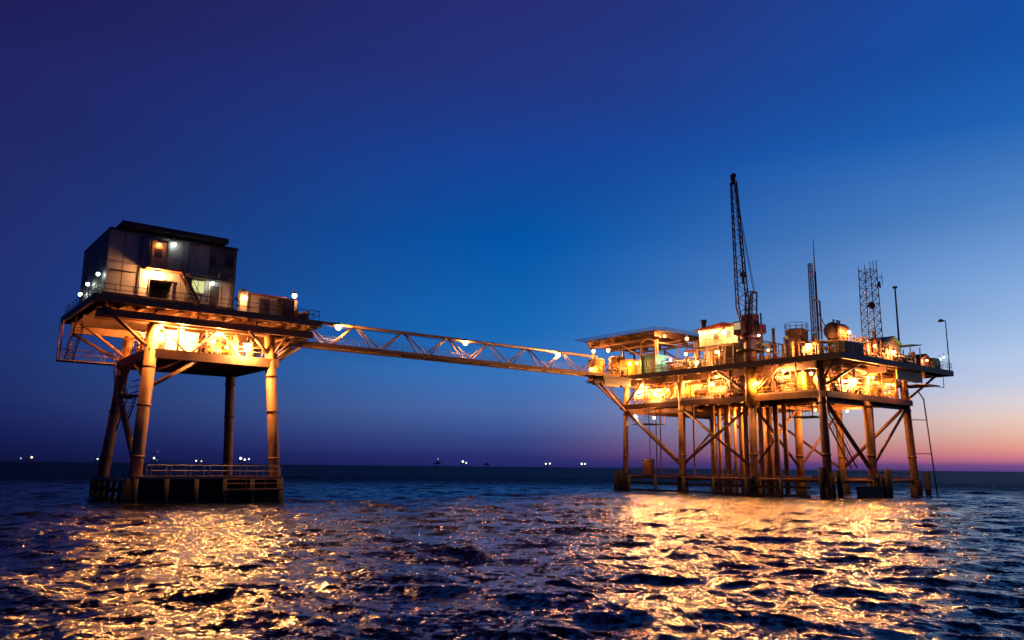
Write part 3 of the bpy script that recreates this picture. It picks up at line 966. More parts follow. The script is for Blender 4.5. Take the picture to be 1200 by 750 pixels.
def right_platform():
    T = Thing('oil_platform', 'large two-deck production platform on many slender legs, right of the footbridge', 'oil platform', (110, 77, 0))
    for i, x in enumerate(LX):
        for j, y in enumerate(LY):
            if i == 1 and j == 3:
                continue
            r = 0.42 if (i, j) in ((0, 3),) else 0.56
            dx = 0.9 if i == 2 else (-0.3 if i == 0 else 0)
            dy = -0.5 if j == 0 else (0.4 if j == 3 else 0)
            p0, p1 = Vector((x + dx, y + dy, -4)), Vector((x, y, 18.3))
            lg = T.part('leg', MB().tube(p0, p1, r, n=16), 'leg' if (i, j) not in ((0, 0), (2, 0)) else 'steel')  # front corner legs get a darker colour to stand for lying unlit
            base = p0.lerp(p1, 4 / 22.3)
            T.part('splash_sleeve', MB().tube(base - Vector((0, 0, 2)), base + Vector((0, 0, 2.6)), r + 0.3, n=14), 'fender', under=lg)
            for z in (6.0, 12.8):
                c = p0.lerp(p1, (z + 4) / 22.3)
                T.part('collar', MB().tube(c - Vector((0, 0, 0.15)), c + Vector((0, 0, 0.15)), r + 0.08, n=16), 'steel', under=lg)

    def P(i, j, z):
        dx = 0.9 if i == 2 else (-0.3 if i == 0 else 0)
        dy = -0.5 if j == 0 else (0.4 if j == 3 else 0)
        return Vector((LX[i] + dx, LY[j] + dy, -4)).lerp(Vector((LX[i], LY[j], 18.3)), (z + 4) / 22.3)

    def brace(p, q, r=0.24, m='steel'):
        T.part('brace', MB().tube(p, q, r, n=10), m)
    # left-hand frame
    brace(P(0, 3, 13.4), P(0, 2, 4.4), 0.34, 'leg')
    brace(P(0, 2, 13.2), P(0, 1, 4.0), 0.22)
    brace(P(0, 1, 13.2), P(0, 2, 4.6), 0.22)
    # row two and the front row
    brace(P(0, 1, 13.2), P(1, 1, 4.2), 0.22)
    brace(P(1, 1, 13.2), P(0, 1, 4.2), 0.22)
    brace(P(1, 1, 4.4), P(2, 1, 13.0), 0.2)
    brace(P(0, 0, 13.6), P(1, 0, 3.8), 0.3)
    brace(P(2, 0, 13.6), P(2, 1, 4.2), 0.26)
    brace(P(2, 0, 13.2), P(1, 0, 4.4), 0.2)
    brace(P(2, 2, 13.0), P(2, 1, 4.0), 0.2)
    brace(P(1, 2, 13.0), P(2, 2, 4.0), 0.18)
    brace(P(0, 2, 4.2), P(1, 2, 13.0), 0.18)
    # conductor pipes hanging from the well bay
    for x, y, r in ((101.5, 79.6, 0.32), (103.2, 79.7, 0.28), (102.2, 77.5, 0.45), (104.5, 77.8, 0.26), (103.0, 75.7, 0.24), (101.6, 73.7, 0.34), (102.4, 71.7, 0.36),
                    (104.0, 71.4, 0.44), (103.0, 69.5, 0.4), (104.6, 69.1, 0.36), (107.0, 73.9, 0.4), (107.0, 78.4, 0.34), (106.4, 76.0, 0.4)):
        T.part('conductor_pipe', MB().tube((x, y, -4), (x, y, 14.0), r, n=14), 'leg')
    # horizontal frame and landing just above the waves
    for p, q in ((P(0, 0, 2.6), P(0, 3, 2.6)), (P(1, 0, 2.4), P(1, 2, 2.4)), (P(2, 0, 2.6), P(2, 3, 2.6)), (P(0, 0, 2.5), P(2, 0, 2.5)), (P(0, 1, 2.4), P(2, 1, 2.4)), (P(0, 2, 2.4), P(2, 2, 2.4)), (P(0, 3, 2.5), P(2, 3, 2.5))):
        brace(p, q, 0.22, 'steel')
    T.part('boat_landing_deck', MB().box(97.2, 60.6, 2.95, 98.3, 95.0, 3.12), 'steel')
    T.part('boat_landing_deck', MB().box(99.8, 57.6, 2.93, 121.0, 58.7, 3.1), 'steel')
    T.part('railing', railing((97.3, 83.8, 3.12), (97.3, 94.8, 3.12), 1.05, 1.6), 'steel')
    T.part('railing', railing((99.9, 57.7, 3.1), (121.0, 57.7, 3.1), 1.05, 1.6, 0.03), 'steel')
    for i in range(6):
        y = 65.0 + i * 5.6
        T.part('fender', MB().tube((96.9, y, -1.5), (96.9, y, 2.9), 0.24, n=10), 'fender')
    for x0, x1 in ((102.6, 109.0),):
        T.part('fender_shade_panel', MB().box(x0, 57.2, -0.4, x1, 57.55, 1.9), 'fender')
    for x, y in ((98.4, 58.4), (97.9, 59.6), (99.6, 58.1), (109.2, 58.0), (110.4, 57.7), (111.6, 57.9), (112.8, 58.3), (123.4, 58.0), (124.4, 58.6), (98.3, 96.3), (98.0, 97.0)):
        T.part('fender', MB().tube((x, y, -1.5), (x, y, 3.4 + (x % 1)), 0.36, n=10), 'fender')
    for z in (0.4, 1.5):
        T.part('waling', MB().box(97.25, 61.0, z, 97.45, 95.0, z + 0.35), 'fender')
    # lower deck
    T.part('lower_deck_plate', MB().box(98.7, 58.9, 14.1, 121.6, 96.0, 14.24), 'deck')
    T.part('edge_beam', MB().box(98.4, 58.6, 13.55, 98.69, 96.3, 14.36), 'steel')
    T.part('edge_beam', MB().box(121.61, 58.6, 13.5, 121.9, 96.3, 14.3), 'steel')
    T.part('edge_beam', MB().box(98.7, 58.58, 13.52, 121.6, 58.89, 14.34), 'steel')
    T.part('edge_beam', MB().box(98.7, 96.01, 13.52, 121.6, 96.28, 14.34), 'steel')
    for y in LY:
        T.part('girder', MB().box(98.75, y - 0.12, 12.9, 121.55, y + 0.12, 14.05), 'steel')
    for x in (103.0, 106.6, 114.0, 118.0):
        T.part('girder', MB().box(x, 58.95, 13.2, x + 0.2, 95.95, 14.08), 'steel')
    for i in range(18):
        y = 60.6 + i * 2.0
        T.part('joist', MB().box(98.72, y, 13.62, 121.58, y + 0.16, 14.09), 'steel')
    T.part('toe_plate', MB().box(98.5, 77.0, 14.365, 98.56, 91.0, 14.8), 'white')
    T.part('toe_plate', MB().box(98.5, 60.0, 14.365, 98.56, 69.2, 14.6), 'cream')
    # upper deck
    T.part('upper_deck_plate', MB().box(97.8, 55.9, 18.86, 129.2, 99.0, 19.0), 'deck')
    T.part('edge_beam', MB().box(97.5, 55.6, 18.3, 97.79, 99.3, 19.12), 'dark')
    T.part('edge_beam', MB().box(97.8, 55.58, 18.28, 129.3, 55.89, 19.1), 'dark')
    T.part('edge_beam', MB().box(129.21, 55.9, 18.3, 129.5, 99.0, 19.1), 'dark')
    T.part('edge_beam', MB().box(97.8, 99.01, 18.28, 129.3, 99.28, 19.1), 'dark')
    for y in (59.6, 70.5, 83.5, 95.3):
        T.part('girder', MB().box(98.0, y - 0.14, 17.3, 126.0, y + 0.14, 18.8), 'steel')
    for x in (99.0, 110.2, 121.4):
        T.part('girder', MB().box(x - 0.12, 56.2, 17.45, x + 0.12, 98.6, 18.82), 'steel')
    for i in range(17):
        y = 57.2 + i * 2.5
        T.part('joist', MB().box(98.0, y, 18.25, 128.8, y + 0.16, 18.85), 'steel')
    T.part('underdeck_panel', MB().box(113.2, 56.3, 16.7, 120.6, 56.5, 18.2), 'yellow', 'ochre wind panel hung under the deck edge')
    T.part('underdeck_panel', MB().box(122.2, 56.6, 16.6, 126.6, 61.0, 16.75), 'leg')
    T.part('pipe_rail', MB().path([(121.5, 56.0, 16.4), (126.6, 56.0, 16.4), (126.6, 56.0, 18.2)], 0.06, 8), 'galv')
    for p, q in (((98.0, 57.0, 18.2), P(0, 0, 15.6)), ((104.6, 57.2, 18.2), P(0, 0, 14.9)), ((97.9, 66.0, 18.2), P(0, 1, 14.6)), ((97.9, 64.8, 18.2), P(0, 1, 14.3)),
                 ((126.4, 57.0, 18.2), P(2, 0, 14.2)), ((116.0, 57.0, 18.2), P(2, 0, 14.6)), ((97.9, 75.6, 18.2), P(0, 1, 14.6)), ((97.9, 99.0, 18.2), P(0, 3, 13.6)), ((96.4, 100.6, 18.5), P(0, 3, 13.2)), ((97.9, 90.4, 18.2), P(0, 3, 14.4))):
        brace(p, q, 0.18)
    for y in (63.2, 67.0, 74.2, 78.0, 87.2, 91.2):
        T.part('stanchion', MB().tube((98.9, y, 14.3), (98.9, y, 18.3), 0.12, n=8), 'leg')
    for x in (102.8, 106.4, 113.8, 117.6):
        T.part('stanchion', MB().tube((x, 58.9, 14.3), (x, 58.9, 18.3), 0.12, n=8), 'leg')
    # landing for the footbridge on the left corner
    T.part('bridge_landing', MB().box(91.0, 92.6, 18.2, 97.45, 95.8, 18.5), 'dark')
    T.part('landing_beam', MB().box(91.4, 92.8, 17.2, 97.4, 93.0, 18.19).box(91.4, 95.3, 17.2, 97.4, 95.5, 18.19), 'dark')
    T.part('upper_deck_plate', MB().box(98.0, 99.4, 18.6, 104.0, 104.0, 18.75).box(95.9, 99.4, 18.6, 97.99, 102.0, 18.75), 'deck')
    T.part('brace', MB().tube((92.0, 94.4, 17.4), (98.7, 95.2, 13.2), 0.24, n=10), 'steel')
    # railings on both decks
    T.part('railing', railing((97.7, 55.8, 19.1), (97.7, 92.0, 19.1), 1.1, 1.5, 0.03), 'dark')
    T.part('railing', railing((97.7, 55.75, 19.1), (129.2, 55.75, 19.1), 1.1, 1.5, 0.03), 'dark')
    T.part('railing', railing((129.3, 55.8, 19.1), (129.3, 90.0, 19.1), 1.1, 1.5, 0.03), 'dark')
    T.part('railing', railing((98.6, 58.8, 14.34), (98.6, 96.0, 14.34), 1.05, 1.6, 0.035), 'yellow')
    T.part('railing', railing((98.6, 58.75, 14.34), (121.5, 58.75, 14.34), 1.05, 1.6, 0.035), 'yellow')
    T.part('railing', railing((91.3, 95.6, 18.5), (97.4, 95.6, 18.5), 1.1, 1.5, 0.03), 'yellow')
    # stair tower in the front bay, hanging landing, riser and ladder
    T.part('stair', stair((108.6, 60.6, 4.2), (100.6, 60.6, 13.4), 1, 0.9, 30), 'steel')
    lp = MB().box(98.9, 61.0, 11.0, 102.4, 64.6, 11.14)
    T.part('hanging_landing', lp, 'dark')
    T.part('railing', railing((98.95, 61.1, 11.14), (98.95, 64.5, 11.14), 1.3, 0.5, 0.03), 'galv')
    for x, y in ((98.95, 61.05), (98.95, 64.55), (102.3, 61.05)):
        T.part('hanger', MB().tube((x, y, 11.1), (x, y, 13.6), 0.06, n=6), 'steel')
    rz = T.part('riser_pipe', MB().path([(123.2, 58.2, 15.6), (124.1, 58.0, 14.6), (125.2, 57.6, 0.0), (125.2, 57.6, -2)], 0.1, 8), 'dark')
    for z in (6.5, 11.5):
        T.part('clamp', MB().bar(P(2, 0, z), Vector((124.1, 58.0, 14.6)).lerp(Vector((125.2, 57.6, 0)), (14.6 - z) / 14.6), 0.12), 'steel', under=rz)
    T.part('riser_pipe', MB().tube((112.6, 60.2, -2), (112.6, 60.2, 14.0), 0.3, n=12), 'leg')
    # access basket and pump drum low on the left
    T.part('hanging_landing', MB().box(99.4, 90.8, 11.1, 103.4, 94.6, 11.22), 'steel')
    T.part('railing', railing((99.45, 90.9, 11.22), (99.45, 94.5, 11.22), 1.1, 0.9, 0.03), 'steel')
    for x, y in ((99.45, 90.9), (99.45, 94.5), (103.3, 90.9)):
        T.part('hanger', MB().tube((x, y, 11.15), (x, y, 13.6), 0.06, n=6), 'steel')
    for y, r in ((90.2, 0.06), (88.8, 0.08), (87.9, 0.1), (81.2, 0.14)):
        T.part('hanging_cable', MB().tube((98.9, y, 3.0), (98.9, y, 13.5), r, n=6), 'steel')


right_platform()
vertical_tank('stubby rusty drum on the low walkway beside the left legs of the large platform', (98.9, 90.6, 2.9), 0.95, 2.4, 'leg', name='sump_drum', cat='drum')


def helideck():
    T = Thing('helideck', 'flat square helideck with fringe of net posts over the left end of the large platform', 'helideck', (104, 96, 19))
    x0, x1, y0, y1, z = 98.2, 110.5, 87.6, 104.6, 25.9
    T.part('deck_plate', MB().box(x0, y0, z, x1, y1, z + 0.22), 'deck')
    for i in range(6):
        y = y0 + 0.6 + i * 3.1
        T.part('beam', MB().box(x0 + 0.1, y, z - 0.8, x1 - 0.1, y + 0.18, z - 0.005), 'steel')
    for x in (x0 + 0.8, 104.2, x1 - 1.0):
        T.part('beam', MB().box(x, y0 + 0.1, z - 1.15, x + 0.2, y1 - 0.1, z - 0.805), 'steel')
    nf = MB()
    for k in range(18):
        y = y0 + (y1 - y0) * k / 17
        nf.bar((x0, y, z + 0.1), (x0 - 1.3, y, z + 0.45), 0.07)
        nf.bar((x1, y, z + 0.1), (x1 + 1.3, y, z + 0.45), 0.07)
    for k in range(13):
        x = x0 + (x1 - x0) * k / 12
        nf.bar((x, y0, z + 0.1), (x, y0 - 1.3, z + 0.45), 0.07)
        nf.bar((x, y1, z + 0.1), (x, y1 + 1.3, z + 0.45), 0.07)
    for f in (0.35, 0.7, 1.0):
        d = 1.3 * f
        h = z + 0.1 + 0.35 * f
        c = [(x0 - d, y0 - d, h), (x1 + d, y0 - d, h), (x1 + d, y1 + d, h), (x0 - d, y1 + d, h)]
        for p, q in zip(c, c[1:] + c[:1]):
            nf.bar(p, q, 0.05)
    T.part('safety_net', nf, 'dark')
    for x in (x0 + 0.9, x1 - 0.9):
        for y in (88.4, 96.0, 103.4):
            T.part('column', MB().tube((x, y, 19.0 if y < 99 else 18.75), (x, y, z - 1.15), 0.2, n=10), 'cream' if x < 100 else 'steel')
    for x in (x0 + 0.9, x1 - 0.9):
        T.part('brace', MB().tube((x, 88.4, 20.2), (x, 95.8, 24.4), 0.13, n=8), 'steel')
    T.part('brace', MB().tube((x0 + 1.0, 88.4, 24.2), (x1 - 1.0, 88.4, 24.2), 0.12, n=8), 'cream')
    T.part('brace', MB().tube((x0 + 1.0, 88.4, 22.2), (x1 - 1.0, 88.4, 21.2), 0.12, n=8), 'white')


helideck()


def crane():
    cx, cy_ = 98.9, 70.4
    T = Thing('pedestal_crane', 'tall dark lattice-boom crane rising from the left side of the large platform', 'crane', (cx, cy_, 14.2))
    T.part('pedestal', MB().tube((cx, cy_, 13.0), (cx, cy_, 18.2), 0.95, n=20), 'yellow')
    T.part('pedestal', MB().tube((cx, cy_, 18.2), (cx, cy_, 22.6), 0.9, n=20), 'crane', 'dark upper pedestal')
    T.part('slew_ring', MB().tube((cx, cy_, 22.61), (cx, cy_, 23.1), 1.35, n=20), 'crane')
    T.part('service_platform', MB().tube((cx, cy_, 20.7), (cx, cy_, 20.95), 2.0, n=16), 'dark')
    pr = MB()
    for i in range(16):
        t, t2 = 2 * math.pi * i / 16, 2 * math.pi * (i + 1) / 16
        p, q = (cx + 1.95 * math.cos(t), cy_ + 1.95 * math.sin(t)), (cx + 1.95 * math.cos(t2), cy_ + 1.95 * math.sin(t2))
        pr.tube((*p, 20.95), (*p, 22.0), 0.03, n=5)
        for h in (21.45, 22.0):
            pr.tube((*p, h), (*q, h), 0.03, n=5)
    T.part('railing', pr, 'dark')
    T.part('machinery_house', MB().box(cx - 0.6, cy_ - 1.0, 23.12, cx + 1.0, cy_ + 0.8, 26.2), 'crane')
    cb = T.part('cab', MB().box(cx - 1.8, cy_ + 0.1, 23.12, cx - 0.62, cy_ + 1.5, 25.1), 'crane')
    T.part('cab_window', MB().box(cx - 1.84, cy_ + 0.25, 23.9, cx - 1.805, cy_ + 1.35, 24.9), emit('cab_glow', (1.0, 0.7, 0.35), 0.5), under=cb)
    T.part('exhaust', MB().tube((cx + 1.2, cy_ - 1.2, 23.2), (cx + 1.2, cy_ - 1.2, 26.4), 0.12, n=8), 'crane')
    T.part('counterweight', MB().box(cx - 0.3, cy_ - 2.0, 23.3, cx + 1.2, cy_ - 1.02, 24.6), 'crane')
    # gantry (A-frame)
    g = MB()
    for s_ in (-0.55, 0.55):
        g.bar((cx + s_, cy_ - 0.95, 26.2), (cx + s_, cy_ - 1.15, 29.4), 0.16)
        g.bar((cx + s_, cy_ + 0.25, 26.2), (cx + s_, cy_ - 0.05, 29.4), 0.16)
        g.bar((cx + s_, cy_ - 1.15, 29.4), (cx + s_, cy_ - 0.05, 29.4), 0.16)
        for z in (27.0, 28.2):
            g.bar((cx + s_, cy_ - 1.0, z), (cx + s_, cy_ + 0.15, z), 0.1)
            g.bar((cx + s_, cy_ - 1.0, z), (cx + s_, cy_ + 0.1, z + 1.1), 0.08)
    g.bar((cx - 0.6, cy_ - 1.15, 29.4), (cx + 0.6, cy_ - 1.15, 29.4), 0.16)
    T.part('gantry', g, 'crane')
    # boom, four chords tapering to the head
    foot, tip = Vector((cx - 0.7, cy_ + 0.4, 24.4)), Vector((cx - 1.0, cy_ + 1.0, 46.6))
    ax = (tip - foot).normalized()
    s1 = ax.cross(Vector((0.75, -0.6, 0))).normalized()
    s2 = ax.cross(s1).normalized()

    def W(f):
        if f < 0.14:
            return 0.3 + 0.45 * f / 0.14
        return 0.75 - 0.38 * (f - 0.14) / 0.86
    nsec = 22
    ch, lc = MB(), MB()
    for i in range(nsec):
        f, f2 = i / nsec, (i + 1) / nsec
        c, c2 = foot.lerp(tip, f), foot.lerp(tip, f2)
        for a, b in ((-1, -1), (1, -1), (1, 1), (-1, 1)):
            ch.tube(c + s1 * a * W(f) + s2 * b * W(f), c2 + s1 * a * W(f2) + s2 * b * W(f2), 0.1, n=6)
        k = 1 if i % 2 else -1
        for b in (-1, 1):
            lc.tube(c - s1 * k * W(f) + s2 * b * W(f), c2 + s1 * k * W(f2) + s2 * b * W(f2), 0.06, n=5)
            lc.tube(c + s1 * b * W(f) - s2 * k * W(f), c2 + s1 * b * W(f2) + s2 * k * W(f2), 0.045, n=5)
    bo = T.part('boom', ch, 'crane')
    T.part('lacing', lc, 'crane', under=bo)
    T.part('boom_head', MB().bar(tip - ax * 0.3, tip + ax * 1.1, 0.62, 0.62).tube(tip + s1 * 0.4 + ax * 0.9, tip - s1 * 0.4 + ax * 0.9, 0.38, n=14), 'crane', under=bo)
    gt = Vector((cx, cy_ - 1.1, 29.4))
    T.part('pendant_cable', MB().tube(gt + s1 * 0.3, tip + ax * 0.6 + s1 * 0.2, 0.045, n=5).tube(gt - s1 * 0.3, tip + ax * 0.6 - s1 * 0.2, 0.045, n=5), 'crane')
    hk = Vector((cx - 0.9, cy_ + 0.1, 32.2))
    T.part('hoist_cable', MB().tube(tip + ax * 0.7, hk, 0.04, n=5), 'crane')
    hb = MB().box(hk.x - 0.42, hk.y - 0.2, hk.z - 0.45, hk.x + 0.42, hk.y + 0.2, hk.z + 0.1)
    hb.bar((hk.x, hk.y, hk.z - 0.4), (hk.x, hk.y, hk.z - 1.3), 0.24)
    hb.bar((hk.x - 0.15, hk.y, hk.z - 1.25), (hk.x + 0.4, hk.y, hk.z - 1.55), 0.2)
    hb.bar((hk.x - 0.6, hk.y, hk.z + 0.4), (hk.x, hk.y, hk.z - 0.1), 0.16).bar((hk.x + 0.6, hk.y, hk.z + 0.4), (hk.x, hk.y, hk.z - 0.1), 0.16)
    T.part('hook_block', hb, 'crane')


crane()

ZU = 19.0
# ---- left end, under the helideck
vertical_tank('squat golden tank at the very left end of the large platform, next to the footbridge', (97.5, 100.9, 18.75), 1.4, 3.6, 'yellow')
vertical_tank('second squat golden tank, between bridge-end tank and lit cabin', (99.0, 97.4, 19.0), 1.4, 3.5, 'yellow')
crate('golden lit cabin with panelled doors under the helideck left edge', (98.0, 93.9, ZU, 99.9, 95.7, 21.9), 'yellow', 'control_cabin', 'cabin', 2)
crate('pale cabin between golden tanks and green booth', (100.4, 91.8, ZU, 102.6, 94.4, 22.0), 'cream', 'control_cabin', 'cabin', 2)
pipework('pipe cluster beside the golden tanks at the bridge end', (93.6, 93.2, 18.5, 97.2, 95.2, 20.6), 21, 8)
pipework('pipe rack in shadow at the back beneath the helideck', (103.0, 98.0, ZU, 108.0, 101.0, 22.4), 22, 10)


def green_booth():
    T = Thing('green_booth', 'green panelled booth with yellow arched hood frame under the helideck corner', 'booth', (99.4, 89.0, ZU))
    for i in range(3):
        y = 88.2 + i * 0.95
        T.part('wall_panel', MB().box(98.3, y, ZU + 0.05, 98.4, y + 0.9, 22.2), 'green')
    T.part('wall_panel', MB().box(98.42, 88.1, ZU + 0.05, 100.8, 88.19, 22.2), 'green')
    T.part('back', MB().box(98.45, 88.22, ZU + 0.05, 100.7, 91.0, 22.1), 'green')
    fr = MB().bar((98.2, 88.05, ZU), (98.2, 88.05, 24.4), 0.2).bar((98.2, 91.1, ZU), (98.2, 91.1, 24.0), 0.2)
    pts = [(98.2, 89.6 + 1.5 * math.cos(t), 23.6 + 1.2 * math.sin(t)) for t in [math.pi * k / 8 for k in range(9)]]
    fr.path(pts, 0.13, 8)
    fr.bar((98.2, 88.1, 23.5), (98.2, 91.1, 23.5), 0.16).bar((98.18, 88.1, 22.3), (98.18, 91.1, 22.3), 0.2)
    T.part('hood_frame', fr, 'yellow')


green_booth()
horizontal_vessel('pale horizontal vessel lying behind the green booth', (103.2, 84.6, 20.5), 1, 5.0, 0.8, 'white', ZU)
pipework('low pipe runs between green booth and lit process building', (98.6, 82.0, ZU, 102.0, 87.0, 21.0), 23, 12)
crate('orange locker on the deck under the helideck beams', (104.6, 88.8, ZU, 107.0, 91.0, 21.4), 'red', 'tool_locker', 'locker', 2)
pipework('tall pipe bridge between helideck and process building', (102.4, 80.6, ZU, 104.6, 86.8, 24.2), 24, 12)


def process_building():
    T = Thing('process_building', 'two-storey cream process building blazing with lamps beside the crane', 'building', (102, 77, ZU))
    x0, x1, y0, y1 = 98.9, 106.0, 73.0, 80.2
    T.part('floor_slab', MB().box(98.3, y0 - 0.2, 22.1, x1, y1 + 0.2, 22.32), 'cream')
    T.part('floor_slab', MB().box(98.35, y0 - 0.1, ZU + 0.01, x1, y1 + 0.1, ZU + 0.16), 'deck')
    T.part('back_wall', MB().box(101.6, y0, ZU + 0.17, 101.75, y1, 22.09), 'cream')
    T.part('partition', MB().box(99.4, 75.1, ZU + 0.17, 101.59, 75.2, 22.09), 'white')
    T.part('partition', MB().box(99.8, 78.0, ZU + 0.17, 101.59, 78.1, 22.09), 'cream')
    n = 5
    w = (y1 - y0) / n
    for i in range(n):
        T.part('wall_panel', MB().box(99.6 - 0.015 * (i % 2), y0 + i * w + 0.02, 22.33, 99.7, y0 + (i + 1) * w - 0.02, 25.0), 'white')
    for i in range(4):
        w2 = (x1 - 99.75) / 4
        T.part('wall_panel', MB().box(99.75 + i * w2, y0 + 0.03 * (i % 2), 22.33, 99.75 + (i + 1) * w2 - 0.04, y0 + 0.12, 25.0), 'cream')
    T.part('core', MB().box(99.72, y0 + 0.16, 22.33, x1, y1 - 0.02, 24.98), 'cream')
    T.part('roof', MB().prism([(y0 - 0.4, 25.02), (y1 + 0.4, 25.02), (y1 + 0.4, 25.2), ((y0 + y1) / 2 - 1.4, 25.75), (y0 - 0.4, 25.2)], 0, 98.9, x1 + 0.2), 'red')
    for y in (73.1, 75.6, 78.0, 80.1):
        T.part('column', MB().tube((98.6, y, ZU + 0.16), (98.6, y, 22.1), 0.13, n=8), 'white')
    T.part('railing', railing((98.4, y0, 22.32), (98.4, y1, 22.32), 1.05, 1.0, 0.035), 'yellow')
    for y in (74.0, 76.4):
        wn = T.part('window', MB().box(99.5, y, 23.4, 99.55, y + 0.9, 24.4), 'dark')
        T.part('window_frame', MB().box(99.47, y - 0.1, 23.3, 99.56, y - 0.005, 24.5).box(99.47, y + 0.905, 23.3, 99.56, y + 1.0, 24.5), 'white', under=wn)
    T.part('vent_stack', MB().tube((100.6, 80.0, 25.0), (100.6, 80.0, 26.7), 0.38, n=12).tube((100.6, 80.0, 26.6), (100.6, 80.0, 26.9), 0.5, n=12), 'steel')


process_building()
pipework('pipes and valves under the overhanging upper storey of the process building', (99.2, 75.4, ZU + 0.17, 101.2, 77.8, 21.8), 25, 9)
pipework('pipes at the foot of the crane, right of the process building', (99.6, 67.6, ZU, 103.0, 69.2, 22.0), 26, 9)
vertical_tank('large upright tank with railed top on the large platform, right of the crane', (104.6, 66.4, ZU), 1.6, 4.9, 'steel', True)
pipework('pipe cluster lit white between railed tank and lattice mast', (100.2, 60.8, ZU, 103.4, 63.4, 21.6), 27, 14)
vertical_tank('slim white column left of the railed tank', (100.6, 65.6, ZU), 0.35, 3.4, 'white', name='upright_vessel', cat='vessel')
vertical_tank('thin cream column just right of the railed tank', (107.6, 65.4, ZU), 0.3, 4.6, 'cream', name='upright_vessel', cat='vessel')
horizontal_vessel('round-ended rusty pressure vessel raised on a frame near the front corner', (104.4, 60.0, 23.0), 0, 2.6, 1.2, 'steel', 21.6, 'pressure_vessel')


def vessel_frame():
    T = Thing('vessel_frame', 'lit steel frame that carries the raised round-ended vessel', 'frame', (104.2, 60, ZU))
    for x in (102.6, 104.4, 106.2):
        for y in (58.9, 61.1):
            T.part('post', MB().bar((x, y, ZU), (x, y, 21.45), 0.16), 'yellow')
    T.part('platform', MB().box(102.2, 58.5, 21.46, 106.6, 61.5, 21.59), 'deck')
    T.part('brace', MB().bar((102.6, 58.9, ZU), (104.4, 58.9, 21.4), 0.12), 'cream')
    T.part('brace', MB().bar((104.4, 58.9, 21.4), (106.2, 58.9, ZU), 0.12), 'cream')
    T.part('railing', railing((102.2, 58.5, 21.6), (106.6, 58.5, 21.6), 1.0, 0.9, 0.035), 'yellow')


vessel_frame()
crate('dark container box on the front corner of the large platform', (100.6, 56.7, ZU, 105.2, 58.4, 21.0), 'dark', 'container', 'container', 4)
pipework('golden pipe maze below the lattice tower', (106.6, 57.0, ZU, 110.6, 60.4, 22.2), 28, 18)
pipework('pipe maze between lattice tower and gabled shed', (110.9, 57.4, ZU, 113.4, 60.6, 21.6), 29, 14)


def lattice(T, c, w0, w1, z0, z1, nsec, rc=0.06, rl=0.035, m='galv', tri=False):
    x, y = c
    cs = ((-1, -1), (1, -1), (1, 1), (-1, 1)) if not tri else ((-1, -0.6), (1, -0.6), (0, 1.1))
    chs, lc = [MB() for _ in cs], MB()
    for i in range(nsec):
        za, zb = z0 + (z1 - z0) * i / nsec, z0 + (z1 - z0) * (i + 1) / nsec
        wa, wb = w0 + (w1 - w0) * i / nsec, w0 + (w1 - w0) * (i + 1) / nsec
        A = [Vector((x + a * wa / 2, y + b * wa / 2, za)) for a, b in cs]
        B = [Vector((x + a * wb / 2, y + b * wb / 2, zb)) for a, b in cs]
        for k in range(len(cs)):
            k2 = (k + 1) % len(cs)
            chs[k].tube(A[k], B[k], rc, n=6)
            lc.tube(A[k], B[k2], rl, n=5)
            lc.tube(A[k2], B[k], rl, n=5)
            lc.tube(B[k], B[k2], rl, n=5)
    for ch in chs:
        T.part('tower_leg', ch, m)
    T.part('lacing', lc, m)


